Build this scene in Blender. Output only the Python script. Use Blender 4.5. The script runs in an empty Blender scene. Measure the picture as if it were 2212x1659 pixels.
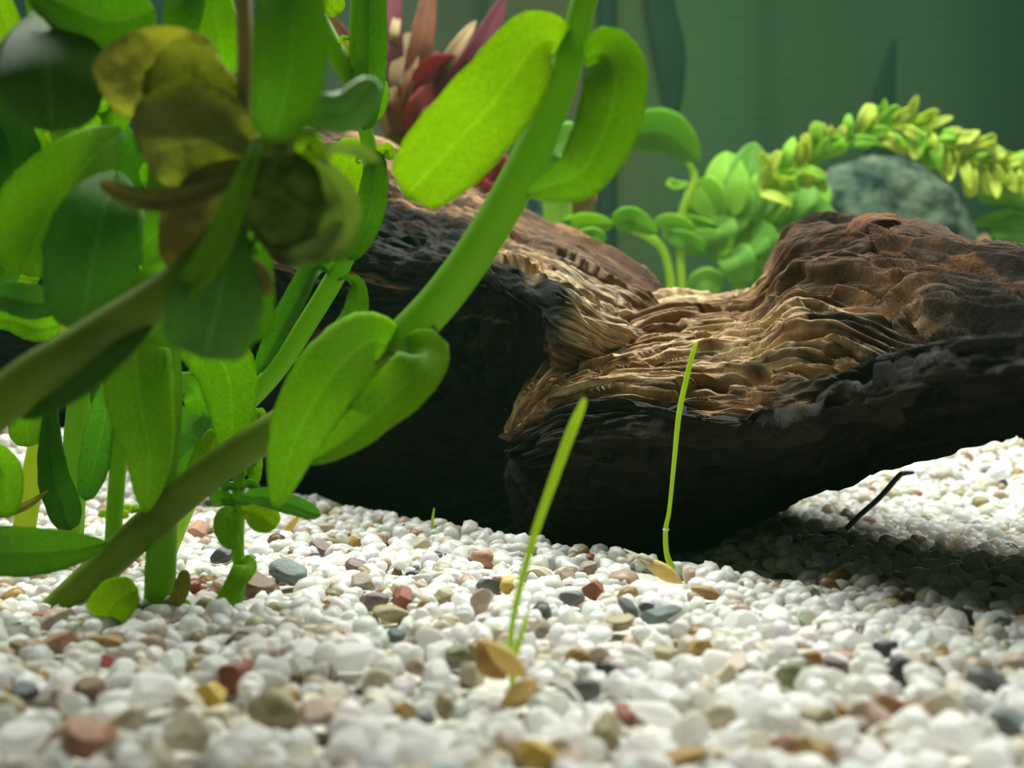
import bpy, math, random
import numpy as np
from mathutils import Vector

# ------------------------------------------------------------------ scene, camera, light
# 1 unit = 1 cm (macro view into an aquarium)
sc = bpy.context.scene
sc.unit_settings.system = 'METRIC'
sc.unit_settings.scale_length = 0.01
COL = sc.collection
FPX = 2124.0                      # focal length in pixels of the 2212 px wide frame
CX, CY, CAMZ = 1106.0, 829.5, 2.0

cam = bpy.data.cameras.new('camera')
cam.sensor_width = 36.0
cam.lens = 36.0 * FPX / 2212.0
cam.clip_start, cam.clip_end = 0.05, 500
cam.dof.use_dof = True
cam.dof.focus_distance = 10.6
cam.dof.aperture_fstop = 0.33
camo = bpy.data.objects.new('camera', cam)
camo.location = (0, 0, CAMZ)
camo.rotation_euler = (math.radians(90), 0, 0)
COL.objects.link(camo)
sc.camera = camo

world = bpy.data.worlds.new('room_light')
sc.world = world
world.use_nodes = True
bg = world.node_tree.nodes['Background']
bg.inputs[0].default_value = (1.0, 0.97, 0.88, 1)
bg.inputs[1].default_value = 0.05

def area(name, loc, target, sx, sy, power, color):
    l = bpy.data.lights.new(name, 'AREA')
    l.shape = 'RECTANGLE'; l.size, l.size_y = sx, sy
    l.energy = power; l.color = color
    o = bpy.data.objects.new(name, l)
    o.location = loc
    o.rotation_euler = (Vector(target) - Vector(loc)).to_track_quat('-Z', 'Y').to_euler()
    COL.objects.link(o)
    return o

# the tank's LED bar, hung over the water across the tank, a little behind the wood
area('led_bar', (1, 18.0, 25), (1, 13.5, 0), 42, 4, 30500, (1.0, 0.955, 0.905))

sc.view_settings.view_transform = 'Standard'
sc.view_settings.look = 'None'
sc.view_settings.gamma = 1.0
sc.view_settings.exposure = 0.0
sc.view_settings.use_curve_mapping = False
sc.cycles.max_bounces = 8
sc.cycles.diffuse_bounces = 4
sc.cycles.transmission_bounces = 6
sc.cycles.volume_bounces = 0
sc.cycles.caustics_reflective = False
sc.cycles.caustics_refractive = False

# ------------------------------------------------------------------ helpers
def P(px, py, d):
    return Vector(((px - CX) / FPX * d, d, CAMZ - (py - CY) / FPX * d))

def P3(pts):
    return [P(*p) for p in pts]

def sstep(a, b, x):
    t = np.clip((np.asarray(x, float) - a) / (b - a), 0, 1)
    return t * t * (3 - 2 * t)

def _hash(i, j, k):
    h = (i * 374761393 + j * 668265263 + k * 2147483647) & 0xFFFFFFFF
    h = ((h ^ (h >> 13)) * 1274126177) & 0xFFFFFFFF
    h = ((h ^ (h >> 16)) * 2246822519) & 0xFFFFFFFF
    return ((h ^ (h >> 13)) & 0xFFFFFF) / float(0xFFFFFF)

def noise(x, y, z=0.0, seed=0):
    x, y, z = np.broadcast_arrays(np.asarray(x, float), np.asarray(y, float), np.asarray(z, float))
    xi, yi, zi = np.floor(x).astype(np.int64), np.floor(y).astype(np.int64), np.floor(z).astype(np.int64)
    fx, fy, fz = x - xi, y - yi, z - zi
    fx, fy, fz = fx*fx*(3-2*fx), fy*fy*(3-2*fy), fz*fz*(3-2*fz)
    zi = zi + seed * 131
    r = 0
    for a in (0, 1):
        for b in (0, 1):
            for c in (0, 1):
                w = (fx if a else 1-fx) * (fy if b else 1-fy) * (fz if c else 1-fz)
                r = r + w * _hash(xi+a, yi+b, zi+c)
    return r

def fbm(x, y, z=0.0, o=4, seed=0):
    s, a, t = 0, 0.5, 0
    for k in range(o):
        s = s + a * noise(np.asarray(x)*2**k, np.asarray(y)*2**k, np.asarray(z)*2**k, seed+k)
        t += a; a *= 0.5
    return s / t

def catmull(pts, n, closed=False):
    """resample vectors (k,dim) to n points"""
    p = np.array([list(q) for q in pts], float)
    k = len(p)
    ts = np.linspace(0, k if closed else k-1, n, endpoint=not closed)
    out = []
    for t in ts:
        i = int(math.floor(t)); i = min(i, k-1 if closed else k-2); f = t - i
        g = (lambda j: p[j % k]) if closed else (lambda j: p[min(max(j, 0), k-1)])
        a, b, c, d = g(i-1), g(i), g(i+1), g(i+2)
        out.append(0.5*((2*b)+(-a+c)*f+(2*a-5*b+4*c-d)*f*f+(-a+3*b-3*c+d)*f**3))
    return np.array(out)

def new_mesh(name, V, F, smooth=True):
    me = bpy.data.meshes.new(name)
    if isinstance(F, np.ndarray):
        V = np.asarray(V, np.float32)
        n, k = F.shape
        me.vertices.add(len(V)); me.vertices.foreach_set('co', V.ravel())
        me.loops.add(n*k); me.loops.foreach_set('vertex_index', F.astype(np.int32).ravel())
        me.polygons.add(n)
        me.polygons.foreach_set('loop_start', np.arange(0, n*k, k, dtype=np.int32))
        me.update(calc_edges=True)
    else:
        me.from_pydata([tuple(v) for v in V], [], F)
    if smooth:
        me.polygons.foreach_set('use_smooth', [True]*len(me.polygons))
    me.update()
    return me

def link(name, me, mat=None, parent=None):
    o = bpy.data.objects.new(name, me)
    if mat is not None and me is not None and len(me.materials) == 0:
        me.materials.append(mat)
    COL.objects.link(o)
    if parent is not None:
        o.parent = parent
        o.location = -parent.location
    return o

def tag(o, label=None, cat=None, group=None, kind=None):
    if label: o['label'] = label
    if cat: o['category'] = cat
    if group: o['group'] = group
    if kind: o['kind'] = kind
    return o

def thing(name, label, cat, loc=(0, 0, 0), group=None):
    o = bpy.data.objects.new(name, None)
    o.empty_display_size = 0.3
    o.location = loc
    COL.objects.link(o)
    return tag(o, label, cat, group)

def set_uv(me, uv):
    lay = me.uv_layers.new(name='UVMap')
    li = np.empty(len(me.loops), np.int32); me.loops.foreach_get('vertex_index', li)
    lay.data.foreach_set('uv', np.asarray(uv, np.float32)[li].ravel())

def set_col(me, col):
    a = me.color_attributes.new('col', 'FLOAT_COLOR', 'POINT')
    c = np.ones((len(col), 4), np.float32); c[:, :3] = col
    a.data.foreach_set('color', c.ravel())

# ------------------------------------------------------------------ materials
def nodes(name):
    m = bpy.data.materials.new(name); m.use_nodes = True
    nt = m.node_tree; nt.nodes.clear()
    out = nt.nodes.new('ShaderNodeOutputMaterial')
    return m, nt, out

def N(nt, t, **kw):
    n = nt.nodes.new(t)
    for k, v in kw.items():
        if k.startswith('i_'):
            n.inputs[k[2:].replace('_', ' ')].default_value = v
        else:
            setattr(n, k, v)
    return n

def ramp(nt, stops, interp='LINEAR'):
    r = nt.nodes.new('ShaderNodeValToRGB')
    e = r.color_ramp.elements
    r.color_ramp.interpolation = interp
    while len(e) < len(stops): e.new(0.5)
    for el, (p, c) in zip(e, stops):
        el.position = p; el.color = (*c, 1) if len(c) == 3 else c
    return r

def mixc(nt, fac, a, b, mode='MIX'):
    m = nt.nodes.new('ShaderNodeMix'); m.data_type = 'RGBA'; m.blend_type = mode
    for idx, v in ((0, fac), (6, a), (7, b)):
        if hasattr(v, 'links') or hasattr(v, 'is_linked'):
            nt.links.new(v, m.inputs[idx])
        elif idx == 0: m.inputs[0].default_value = v
        else: m.inputs[idx].default_value = (*v, 1)
    return m.outputs[2]

def leaf_mat(name, c1, c2, tr, tfac=0.5, rough=0.5, blotch=None, rib=0.35):
    """c1/c2: blade colour range, tr: colour of light passing through"""
    m, nt, out = nodes(name)
    L = nt.links.new
    tc = N(nt, 'ShaderNodeTexCoord')
    uv = N(nt, 'ShaderNodeUVMap')
    sep = N(nt, 'ShaderNodeSeparateXYZ'); L(uv.outputs[0], sep.inputs[0])
    n1 = N(nt, 'ShaderNodeTexNoise', i_Scale=1.6, i_Detail=3.0); L(tc.outputs['Object'], n1.inputs['Vector'])
    n2 = N(nt, 'ShaderNodeTexNoise', i_Scale=45.0, i_Detail=2.0); L(tc.outputs['Object'], n2.inputs['Vector'])
    r1 = ramp(nt, [(0.35, c1), (0.65, c2)]); L(n1.outputs[0], r1.inputs[0])
    grain = ramp(nt, [(0.3, (0.82,)*3), (0.7, (1.12,)*3)]); L(n2.outputs[0], grain.inputs[0])
    base = mixc(nt, 1.0, r1.outputs[0], grain.outputs[0], 'MULTIPLY')
    # pale midrib and side veins, from the blade's own uv
    ab = N(nt, 'ShaderNodeMath', operation='ABSOLUTE'); L(sep.outputs[1], ab.inputs[0])
    rb = ramp(nt, [(0.02, (1,)*3), (0.07, (0,)*3)]); L(ab.outputs[0], rb.inputs[0])
    wv = N(nt, 'ShaderNodeMath', operation='MULTIPLY_ADD'); L(sep.outputs[0], wv.inputs[0]); wv.inputs[1].default_value = 9.0
    ab6 = N(nt, 'ShaderNodeMath', operation='MULTIPLY'); L(ab.outputs[0], ab6.inputs[0]); ab6.inputs[1].default_value = -2.2
    L(ab6.outputs[0], wv.inputs[2])
    fr = N(nt, 'ShaderNodeMath', operation='FRACT'); L(wv.outputs[0], fr.inputs[0])
    vr = ramp(nt, [(0.0, (0.3,)*3), (0.07, (0,)*3), (0.93, (0,)*3), (1.0, (0.3,)*3)]); L(fr.outputs[0], vr.inputs[0])
    vein = mixc(nt, 1.0, rb.outputs[0], vr.outputs[0], 'ADD')
    vf = N(nt, 'ShaderNodeMath', operation='MULTIPLY'); L(vein, vf.inputs[0]); vf.inputs[1].default_value = rib
    pale = tuple(min(1, x*1.7+0.05) for x in c2)
    base = mixc(nt, vf.outputs[0], base, pale)
    trc = mixc(nt, vf.outputs[0], tr, tuple(min(1, x*1.15+0.06) for x in tr))
    trc = mixc(nt, 1.0, trc, grain.outputs[0], 'MULTIPLY')
    if blotch:
        n3 = N(nt, 'ShaderNodeTexNoise', i_Scale=2.3, i_Detail=5.0, i_Roughness=0.65); L(tc.outputs['Object'], n3.inputs['Vector'])
        r3 = ramp(nt, [(0.48, (0,)*3), (0.62, (1,)*3)]); L(n3.outputs[0], r3.inputs[0])
        base = mixc(nt, r3.outputs[0], base, blotch)
        trc = mixc(nt, r3.outputs[0], trc, blotch)
    b = N(nt, 'ShaderNodeBump', i_Strength=0.25, i_Distance=0.02); L(n2.outputs[0], b.inputs['Height'])
    pr = N(nt, 'ShaderNodeBsdfPrincipled', i_Roughness=rough); L(base, pr.inputs['Base Color']); L(b.outputs[0], pr.inputs['Normal'])
    pr.inputs['Specular IOR Level'].default_value = 0.12
    t = N(nt, 'ShaderNodeBsdfTranslucent'); L(trc, t.inputs[0])
    mx = N(nt, 'ShaderNodeMixShader'); mx.inputs[0].default_value = tfac
    L(pr.outputs[0], mx.inputs[1]); L(t.outputs[0], mx.inputs[2]); L(mx.outputs[0], out.inputs[0])
    return m

def plain_mat(name, c1, c2, scale=8.0, rough=0.5, tr=None, tfac=0.0, bump=0.3, bdist=0.02, stretch=None, spec=0.4):
    m, nt, out = nodes(name); L = nt.links.new
    tc = N(nt, 'ShaderNodeTexCoord')
    src = tc.outputs['Object']
    if stretch:
        mp = N(nt, 'ShaderNodeMapping'); mp.inputs['Scale'].default_value = stretch
        L(src, mp.inputs[0]); src = mp.outputs[0]
    n = N(nt, 'ShaderNodeTexNoise', i_Scale=scale, i_Detail=5.0, i_Roughness=0.6); L(src, n.inputs['Vector'])
    r = ramp(nt, [(0.35, c1), (0.65, c2)]); L(n.outputs[0], r.inputs[0])
    b = N(nt, 'ShaderNodeBump', i_Strength=bump, i_Distance=bdist); L(n.outputs[0], b.inputs['Height'])
    pr = N(nt, 'ShaderNodeBsdfPrincipled', i_Roughness=rough); L(r.outputs[0], pr.inputs['Base Color']); L(b.outputs[0], pr.inputs['Normal'])
    pr.inputs['Specular IOR Level'].default_value = spec
    if tfac:
        t = N(nt, 'ShaderNodeBsdfTranslucent')
        if tr: t.inputs[0].default_value = (*tr, 1)
        else: L(r.outputs[0], t.inputs[0])
        mx = N(nt, 'ShaderNodeMixShader'); mx.inputs[0].default_value = tfac
        L(pr.outputs[0], mx.inputs[1]); L(t.outputs[0], mx.inputs[2]); L(mx.outputs[0], out.inputs[0])
    else:
        L(pr.outputs[0], out.inputs[0])
    return m

# ------------------------------------------------------------------ builders
def tube_arrays(pts, radii, nseg=12, n=None, cap=True, flat=1.0, ribs=0.0):
    n = n or max(8, len(pts)*6)
    q = catmull([list(p)+[r] for p, r in zip(pts, radii)], n)
    c, r = q[:, :3], np.maximum(q[:, 3], 1e-4)
    t = np.gradient(c, axis=0); t /= np.linalg.norm(t, axis=1)[:, None] + 1e-12
    u = np.cross(t[0], [0.3, -1, 0.2]); u /= np.linalg.norm(u)
    V = []
    for i in range(n):
        u = u - t[i]*np.dot(u, t[i]); u /= np.linalg.norm(u)
        w = np.cross(t[i], u)
        for k in range(nseg):
            a = 2*math.pi*k/nseg
            rr = r[i]*(1+ribs*math.cos(a*6))
            V.append(c[i]+rr*(u*math.cos(a)+w*math.sin(a)*flat))
    F = [(i*nseg+k, i*nseg+(k+1) % nseg, (i+1)*nseg+(k+1) % nseg, (i+1)*nseg+k) for i in range(n-1) for k in range(nseg)]
    if cap:
        V += [c[0], c[-1]]
        a, b = n*nseg, n*nseg+1
        F += [(a, (k+1) % nseg, k) for k in range(nseg)]
        F += [(b, (n-1)*nseg+k, (n-1)*nseg+(k+1) % nseg) for k in range(nseg)]
    return V, F

def tube(name, pts, radii, mat, parent=None, **kw):
    V, F = tube_arrays(pts, radii, **kw)
    return link(name, new_mesh(name, V, F), mat, parent)

def stem(parent, pts, mat, name='stem', nseg=14, ribs=0.03, label=None):
    """pts: (px, py, distance, width in px)"""
    if pts[-1][1] <= -60:      # stems that leave the frame at the top go on growing
        a, b = pts[-2], pts[-1]
        f = 520/max(60, a[1]-b[1])
        pts = list(pts)+[(b[0]+(b[0]-a[0])*f*0.5, b[1]-520, b[2], b[3]*0.9)]
    o = tube(name, [P(*p[:3]) for p in pts], [p[3]/2*p[2]/FPX for p in pts], mat, parent, nseg=nseg, ribs=ribs)
    if label: o['label'] = label
    return o

PROF = {'ob': (0.9, 0.36), 'lan': (0.8, 0.85), 'tap': (0.55, 0.80), 'ell': (0.80, 0.52), 'strap': (0.28, 0.35), 'ovl': (1.5, 0.5)}

def leaf(parent, pts, wpx, mat, roll=0.0, roll2=None, cup=0.0, prof='ob', label=None, rib=False, name='leaf', thick=0.012, n=24, m=11, wave=0.0, teeth=0.0, seed=None, base_w=0.1):
    rnd = random.Random(seed if seed is not None else int(pts[0][0]*7+pts[0][1]*13+pts[-1][0]))
    C = catmull(P3(pts), n)
    T = np.gradient(C, axis=0); T /= np.linalg.norm(T, axis=1)[:, None]
    p_, q_ = PROF[prof]
    t = np.linspace(0, 1, n)
    wmax = (p_/(p_+q_))**p_ * (q_/(p_+q_))**q_
    w = t**p_*(1-t)**q_/wmax
    w = np.maximum(w, base_w*(1-sstep(0.15, 0.5, t)))
    w[-1] = 0.03
    roll2 = roll if roll2 is None else roll2
    s = np.linspace(-1, 1, m)
    top, bot, uvs = [], [], []
    if prof in ('ell', 'ob'): wpx *= 1.12
    dmean = float(np.mean([p[2] for p in pts]))
    hw = 0.5*wpx*dmean/FPX
    prevS = None
    ph = rnd.random()*6
    for i in range(n):
        vdir = C[i]-np.array([0, 0, CAMZ]); vdir /= np.linalg.norm(vdir)
        S = np.cross(T[i], vdir); ln = np.linalg.norm(S)
        S = S/ln if ln > 0.15 else (prevS if prevS is not None else S/(ln+1e-9))
        S = S - T[i]*np.dot(S, T[i]); S /= np.linalg.norm(S)
        if prevS is not None and np.dot(S, prevS) < 0: S = -S
        prevS = S
        Nn = np.cross(S, T[i]); Nn /= np.linalg.norm(Nn)
        if np.dot(Nn, vdir) > 0: Nn = -Nn
        a = math.radians(roll+(roll2-roll)*t[i])
        S2 = S*math.cos(a)+Nn*math.sin(a); N2 = Nn*math.cos(a)-S*math.sin(a)
        for j in range(m):
            ww = hw*w[i]
            if j in (0, m-1):
                ww *= 1+rnd.uniform(-0.03, 0.03)
            if teeth and j in (0, m-1):
                ww *= 1+teeth*((i % 3) - 1)
            off = 0.6*cup*abs(s[j])**1.6*ww + wave*hw*0.25*math.sin(t[i]*9+ph+s[j]*1.5)*abs(s[j])
            off -= 0.012*math.exp(-(s[j]/0.14)**2)
            pnt = C[i]+S2*s[j]*ww*(1-0.25*abs(cup)*abs(s[j]))+N2*off
            th = 0.5*thick*(1-0.8*abs(s[j])**3)*(0.35+0.65*min(1, w[i]*2))
            top.append(pnt+N2*th); bot.append(pnt-N2*th); uvs.append((t[i], s[j]))
    V = top+bot; K = n*m
    F = []
    for i in range(n-1):
        for j in range(m-1):
            a, b, c, d = i*m+j, i*m+j+1, (i+1)*m+j+1, (i+1)*m+j
            F.append((a, b, c, d)); F.append((K+d, K+c, K+b, K+a))
        F.append((i*m, (i+1)*m, K+(i+1)*m, K+i*m))
        F.append((K+i*m+m-1, K+(i+1)*m+m-1, (i+1)*m+m-1, i*m+m-1))
    for j in range(m-1):
        F.append((j+1, j, K+j, K+j+1))
        e = (n-1)*m
        F.append((e+j, e+j+1, K+e+j+1, K+e+j))
    me = new_mesh(name, V, F)
    set_uv(me, uvs+uvs)
    o = link(name, me, mat, parent)
    if label: o['label'] = label
    return o

# ------------------------------------------------------------------ ground
def H(x, y):
    """height of the gravel bed"""
    x, y = np.asarray(x, float), np.asarray(y, float)
    h = 0.16*np.maximum(0, y-15.0)
    h = np.minimum(h, 1.7)
    h = h + 1.5*np.exp(-((x+9.0)/1.7)**2-((y-16)/2.2)**2)
    # trough behind the lit crest, where the wood sits
    cx = np.array([-6.5, -3.0, 0.5, 1.74, 2.4, 3.6]); cy = np.array([17.0, 15.4, 11.3, 9.87, 9.1, 8.2])
    yc = np.interp(x, cx, cy)
    dd = y-yc
    h = h - 0.42*sstep(0.05, 0.9, dd)*(1-sstep(3.0, 6.0, dd))*(1-sstep(1.6, 3.4, x))
    h = h + 0.10*np.exp(-((dd+0.35)/0.6)**2)*(1-sstep(1.6, 3.4, x))
    h = h + 0.16*(fbm(x*0.35+7, y*0.35, 0, 3, 5)-0.5)
    return h

def G(px, py):
    """where the view ray through a pixel meets the gravel bed"""
    d = 3.0
    while d < 40:
        p = P(px, py, d)
        if p.z < float(H(p.x, p.y)): return p
        d += 0.02
    return P(px, py, 40)

# ---- setting: bed under the gravel, back wall and side wall of the tank, water
floor_m, nt, out = nodes('bed_grit')
L = nt.links.new
tc = N(nt, 'ShaderNodeTexCoord')
vo = N(nt, 'ShaderNodeTexVoronoi', i_Scale=6.5); L(tc.outputs['Object'], vo.inputs['Vector'])
r = ramp(nt, [(0.0, (0.62, 0.61, 0.55)), (0.55, (0.55, 0.52, 0.44)), (0.8, (0.60, 0.58, 0.52)), (0.97, (0.3, 0.22, 0.14))]); L(vo.outputs['Color'], r.inputs[0])
b = N(nt, 'ShaderNodeBump', i_Strength=0.8, i_Distance=0.08); b.invert = True; L(vo.outputs['Distance'], b.inputs['Height'])
pr = N(nt, 'ShaderNodeBsdfPrincipled', i_Roughness=0.7); L(r.outputs[0], pr.inputs['Base Color']); L(b.outputs[0], pr.inputs['Normal']); L(pr.outputs[0], out.inputs[0])
gx = np.linspace(-24, 24, 200); gy = np.linspace(-2, 35, 160)
XX, YY = np.meshgrid(gx, gy)
V = np.stack([XX.ravel(), YY.ravel(), (H(XX, YY)-0.06).ravel()], 1)
ii = np.arange(159*200).reshape(159, 200)[:, :-1]
F = np.stack([ii, ii+1, ii+201, ii+200], -1).reshape(-1, 4)
tag(link('floor', new_mesh('floor', V, F), floor_m), kind='structure')

YB = 34.0
wall_m, nt, out = nodes('back_wall_paint')
L = nt.links.new
tc = N(nt, 'ShaderNodeTexCoord'); sep = N(nt, 'ShaderNodeSeparateXYZ'); L(tc.outputs['Object'], sep.inputs[0])
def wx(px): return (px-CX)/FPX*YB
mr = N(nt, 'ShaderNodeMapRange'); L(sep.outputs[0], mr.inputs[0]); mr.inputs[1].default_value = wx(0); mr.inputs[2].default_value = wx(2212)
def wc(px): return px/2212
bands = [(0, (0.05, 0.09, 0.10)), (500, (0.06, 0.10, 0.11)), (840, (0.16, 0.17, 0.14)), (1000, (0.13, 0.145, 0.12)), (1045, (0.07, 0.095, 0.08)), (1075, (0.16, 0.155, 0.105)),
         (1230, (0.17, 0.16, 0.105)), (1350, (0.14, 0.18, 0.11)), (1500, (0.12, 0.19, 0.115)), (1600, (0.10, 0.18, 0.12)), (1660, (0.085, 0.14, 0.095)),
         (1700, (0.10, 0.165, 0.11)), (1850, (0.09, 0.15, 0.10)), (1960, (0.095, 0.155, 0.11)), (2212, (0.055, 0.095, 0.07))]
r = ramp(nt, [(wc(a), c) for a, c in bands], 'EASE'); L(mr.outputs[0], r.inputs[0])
wv = N(nt, 'ShaderNodeTexWave', i_Scale=0.9, i_Distortion=0.4); wv.bands_direction = 'Z'; L(tc.outputs['Object'], wv.inputs['Vector'])
rw = ramp(nt, [(0, (0.94,)*3), (1, (1.05,)*3)]); L(wv.outputs[0], rw.inputs[0])
colr = mixc(nt, 1.0, r.outputs[0], rw.outputs[0], 'MULTIPLY')
colr = mixc(nt, 1.0, colr, (0.28, 0.325, 0.24), 'MULTIPLY')
pr = N(nt, 'ShaderNodeBsdfPrincipled', i_Roughness=0.9); pr.inputs['Specular IOR Level'].default_value = 0.0; L(colr, pr.inputs['Base Color']); L(pr.outputs[0], out.inputs[0])
def box(name, lo, hi, mat, parent=None):
    (a, b, c), (d, e, f) = lo, hi
    V = [(a,b,c),(d,b,c),(d,e,c),(a,e,c),(a,b,f),(d,b,f),(d,e,f),(a,e,f)]
    F = [(3,2,1,0),(4,5,6,7),(0,1,5,4),(1,2,6,5),(2,3,7,6),(3,0,4,7)]
    return link(name, new_mesh(name, V, F, False), mat, parent)
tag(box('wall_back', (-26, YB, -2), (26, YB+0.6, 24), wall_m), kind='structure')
strip_m = plain_mat('dark_strip', (0.012, 0.026, 0.018), (0.014, 0.030, 0.02), 0.6, 0.8, bump=0.0, spec=0.05)
# dark vertical seam and tapering strips on the back pane
V, F = tube_arrays([Vector((wx(1311), YB-0.1, -1)), Vector((wx(1311), YB-0.1, 10)), Vector((wx(1314), YB-0.1, 24))], [0.36, 0.34, 0.33], nseg=12, flat=0.6)
tag(link('trim_1', new_mesh('trim_1', V, F), strip_m), kind='structure')
def zz(py): return CAMZ-(py-CY)/FPX*YB
V, F = tube_arrays([Vector((wx(1448), YB-0.1, zz(285))), Vector((wx(1452), YB-0.1, zz(200))), Vector((wx(1448), YB-0.1, zz(110))), Vector((wx(1425), YB-0.1, zz(0))), Vector((wx(1405), YB-0.1, zz(-120)))],
                   [0.08, 0.4, 0.64, 0.55, 0.3], nseg=12, flat=0.15)
strip2_m = plain_mat('dim_strip', (0.012, 0.027, 0.0155), (0.014, 0.030, 0.018), 0.6, 0.8, bump=0.0, spec=0.05)
tag(link('trim_2', new_mesh('trim_2', V, F), strip2_m), kind='structure')
V, F = tube_arrays([Vector((wx(1930), YB-0.1, zz(85))), Vector((wx(1915), YB-0.1, zz(170))), Vector((wx(1905), YB-0.1, zz(260))), Vector((wx(1900), YB-0.1, zz(420)))], [0.05, 0.3, 0.5, 0.5], nseg=12, flat=0.15)
tag(link('trim_3', new_mesh('trim_3', V, F), strip2_m), kind='structure')

water_m, nt, out = nodes('hazy_water')
vs = N(nt, 'ShaderNodeVolumeScatter'); vs.inputs['Color'].default_value = (0.30, 0.85, 0.45, 1); vs.inputs['Density'].default_value = 0.0006; vs.inputs['Anisotropy'].default_value = 0.2
va = N(nt, 'ShaderNodeVolumeAbsorption'); va.inputs['Color'].default_value = (0.45, 0.95, 0.75, 1); va.inputs['Density'].default_value = 0.006
ad = N(nt, 'ShaderNodeAddShader'); nt.links.new(vs.outputs[0], ad.inputs[0]); nt.links.new(va.outputs[0], ad.inputs[1]); nt.links.new(ad.outputs[0], out.inputs['Volume'])
tag(box('water', (-25, -4, -2.5), (25, YB+0.3, 22), water_m), kind='structure')

# ------------------------------------------------------------------ driftwood
wood_m, nt, out = nodes('weathered_wood')
L = nt.links.new
at = N(nt, 'ShaderNodeVertexColor'); at.layer_name = 'col'
uv = N(nt, 'ShaderNodeUVMap')
mp = N(nt, 'ShaderNodeMapping'); mp.inputs['Scale'].default_value = (1.3, 17, 1); L(uv.outputs[0], mp.inputs[0])
n1 = N(nt, 'ShaderNodeTexNoise', i_Scale=1.0, i_Detail=6.0, i_Roughness=0.65); L(mp.outputs[0], n1.inputs['Vector'])
tc = N(nt, 'ShaderNodeTexCoord')
n2 = N(nt, 'ShaderNodeTexNoise', i_Scale=7.0, i_Detail=8.0, i_Roughness=0.7); L(tc.outputs['Object'], n2.inputs['Vector'])
rr = ramp(nt, [(0.34, (0.22, 0.17, 0.14)), (0.47, (0.85, 0.83, 0.81)), (0.68, (1.40, 1.38, 1.32))]); L(n1.outputs[0], rr.inputs[0])
c = mixc(nt, 1.0, at.outputs[0], rr.outputs[0], 'MULTIPLY')
r2 = ramp(nt, [(0.3, (0.72, 0.66, 0.62)), (0.7, (1.15,)*3)]); L(n2.outputs[0], r2.inputs[0])
c = mixc(nt, 1.0, c, r2.outputs[0], 'MULTIPLY')
ad = N(nt, 'ShaderNodeMath', operation='ADD'); L(n1.outputs[0], ad.inputs[0])
m2 = N(nt, 'ShaderNodeMath', operation='MULTIPLY'); L(n2.outputs[0], m2.inputs[0]); m2.inputs[1].default_value = 0.6; L(m2.outputs[0], ad.inputs[1])
b = N(nt, 'ShaderNodeBump', i_Strength=1.0, i_Distance=0.12); L(ad.outputs[0], b.inputs['Height'])
pr = N(nt, 'ShaderNodeBsdfPrincipled', i_Roughness=0.62); L(c, pr.inputs['Base Color']); L(b.outputs[0], pr.inputs['Normal'])
pr.inputs['Specular IOR Level'].default_value = 0.16
L(pr.outputs[0], out.inputs[0])

def loft(stations, nu, segs, smooth_u):
    """stations: (px, T, R, M, B) each (py, d).  Returns pts (nu,nv,3), q param (nv), px (nu)"""
    sx = np.array([s[0] for s in stations], float)
    px = np.linspace(sx[0], sx[-1], nu)
    ctrl = []
    for s in stations:
        T, R, M, B = s[1:5]
        dt, db = T[1], B[1]
        full = [T, R, M, B, (B[0]-70, db+1.9), (T[0]+(B[0]-T[0])*0.35, max(dt, db)+2.4), (T[0]+25, dt+1.0)]
        ctrl.append(full)
    ctrl = np.array(ctrl)
    K = ctrl.shape[1]
    C = np.empty((nu, K, 2))
    ker = np.hanning(smooth_u*2+3)[1:-1]; ker /= ker.sum()
    for k in range(K):
        for a in (0, 1):
            v = np.interp(px, sx, ctrl[:, k, a])
            vp = np.pad(v, smooth_u, mode='reflect', reflect_type='odd')
            C[:, k, a] = np.convolve(vp, ker, mode='valid')[:nu]
    # world control points
    W = np.empty((nu, K, 3))
    W[..., 1] = C[..., 1]; W[..., 0] = (px[:, None]-CX)/FPX*C[..., 1]; W[..., 2] = CAMZ-(C[..., 0]-CY)/FPX*C[..., 1]
    cols, q = [], []
    for k in range(K):
        n = segs[k]
        a, b_, c_, d_ = W[:, (k-1) % K], W[:, k], W[:, (k+1) % K], W[:, (k+2) % K]
        for f in np.linspace(0, 1, n, endpoint=False):
            cols.append(0.5*((2*b_)+(-a+c_)*f+(2*a-5*b_+4*c_-d_)*f*f+(-a+3*b_-3*c_+d_)*f**3)); q.append(k+f)
    return np.stack(cols, 1), np.array(q), px

def grid_normals(Pg):
    du = np.gradient(Pg, axis=0)
    dv = (np.roll(Pg, -1, 1)-np.roll(Pg, 1, 1))
    n = np.cross(du, dv); n /= np.linalg.norm(n, axis=2)[..., None]+1e-12
    cen = Pg.mean(1, keepdims=True)
    if np.mean(np.sum(n*(Pg-cen), 2)) < 0: n = -n
    return n

def arc(Pg):
    u = np.concatenate([np.zeros((1, Pg.shape[1])), np.cumsum(np.linalg.norm(np.diff(Pg, axis=0), axis=2), 0)])
    v = np.concatenate([np.zeros((Pg.shape[0], 1)), np.cumsum(np.linalg.norm(np.diff(Pg, axis=1), axis=2), 1)], 1)
    um = u.mean(1, keepdims=True)+0*u
    vm = v.mean(0, keepdims=True)+0*v     # shared by all stations so that fibres follow the length
    return um, vm

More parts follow.
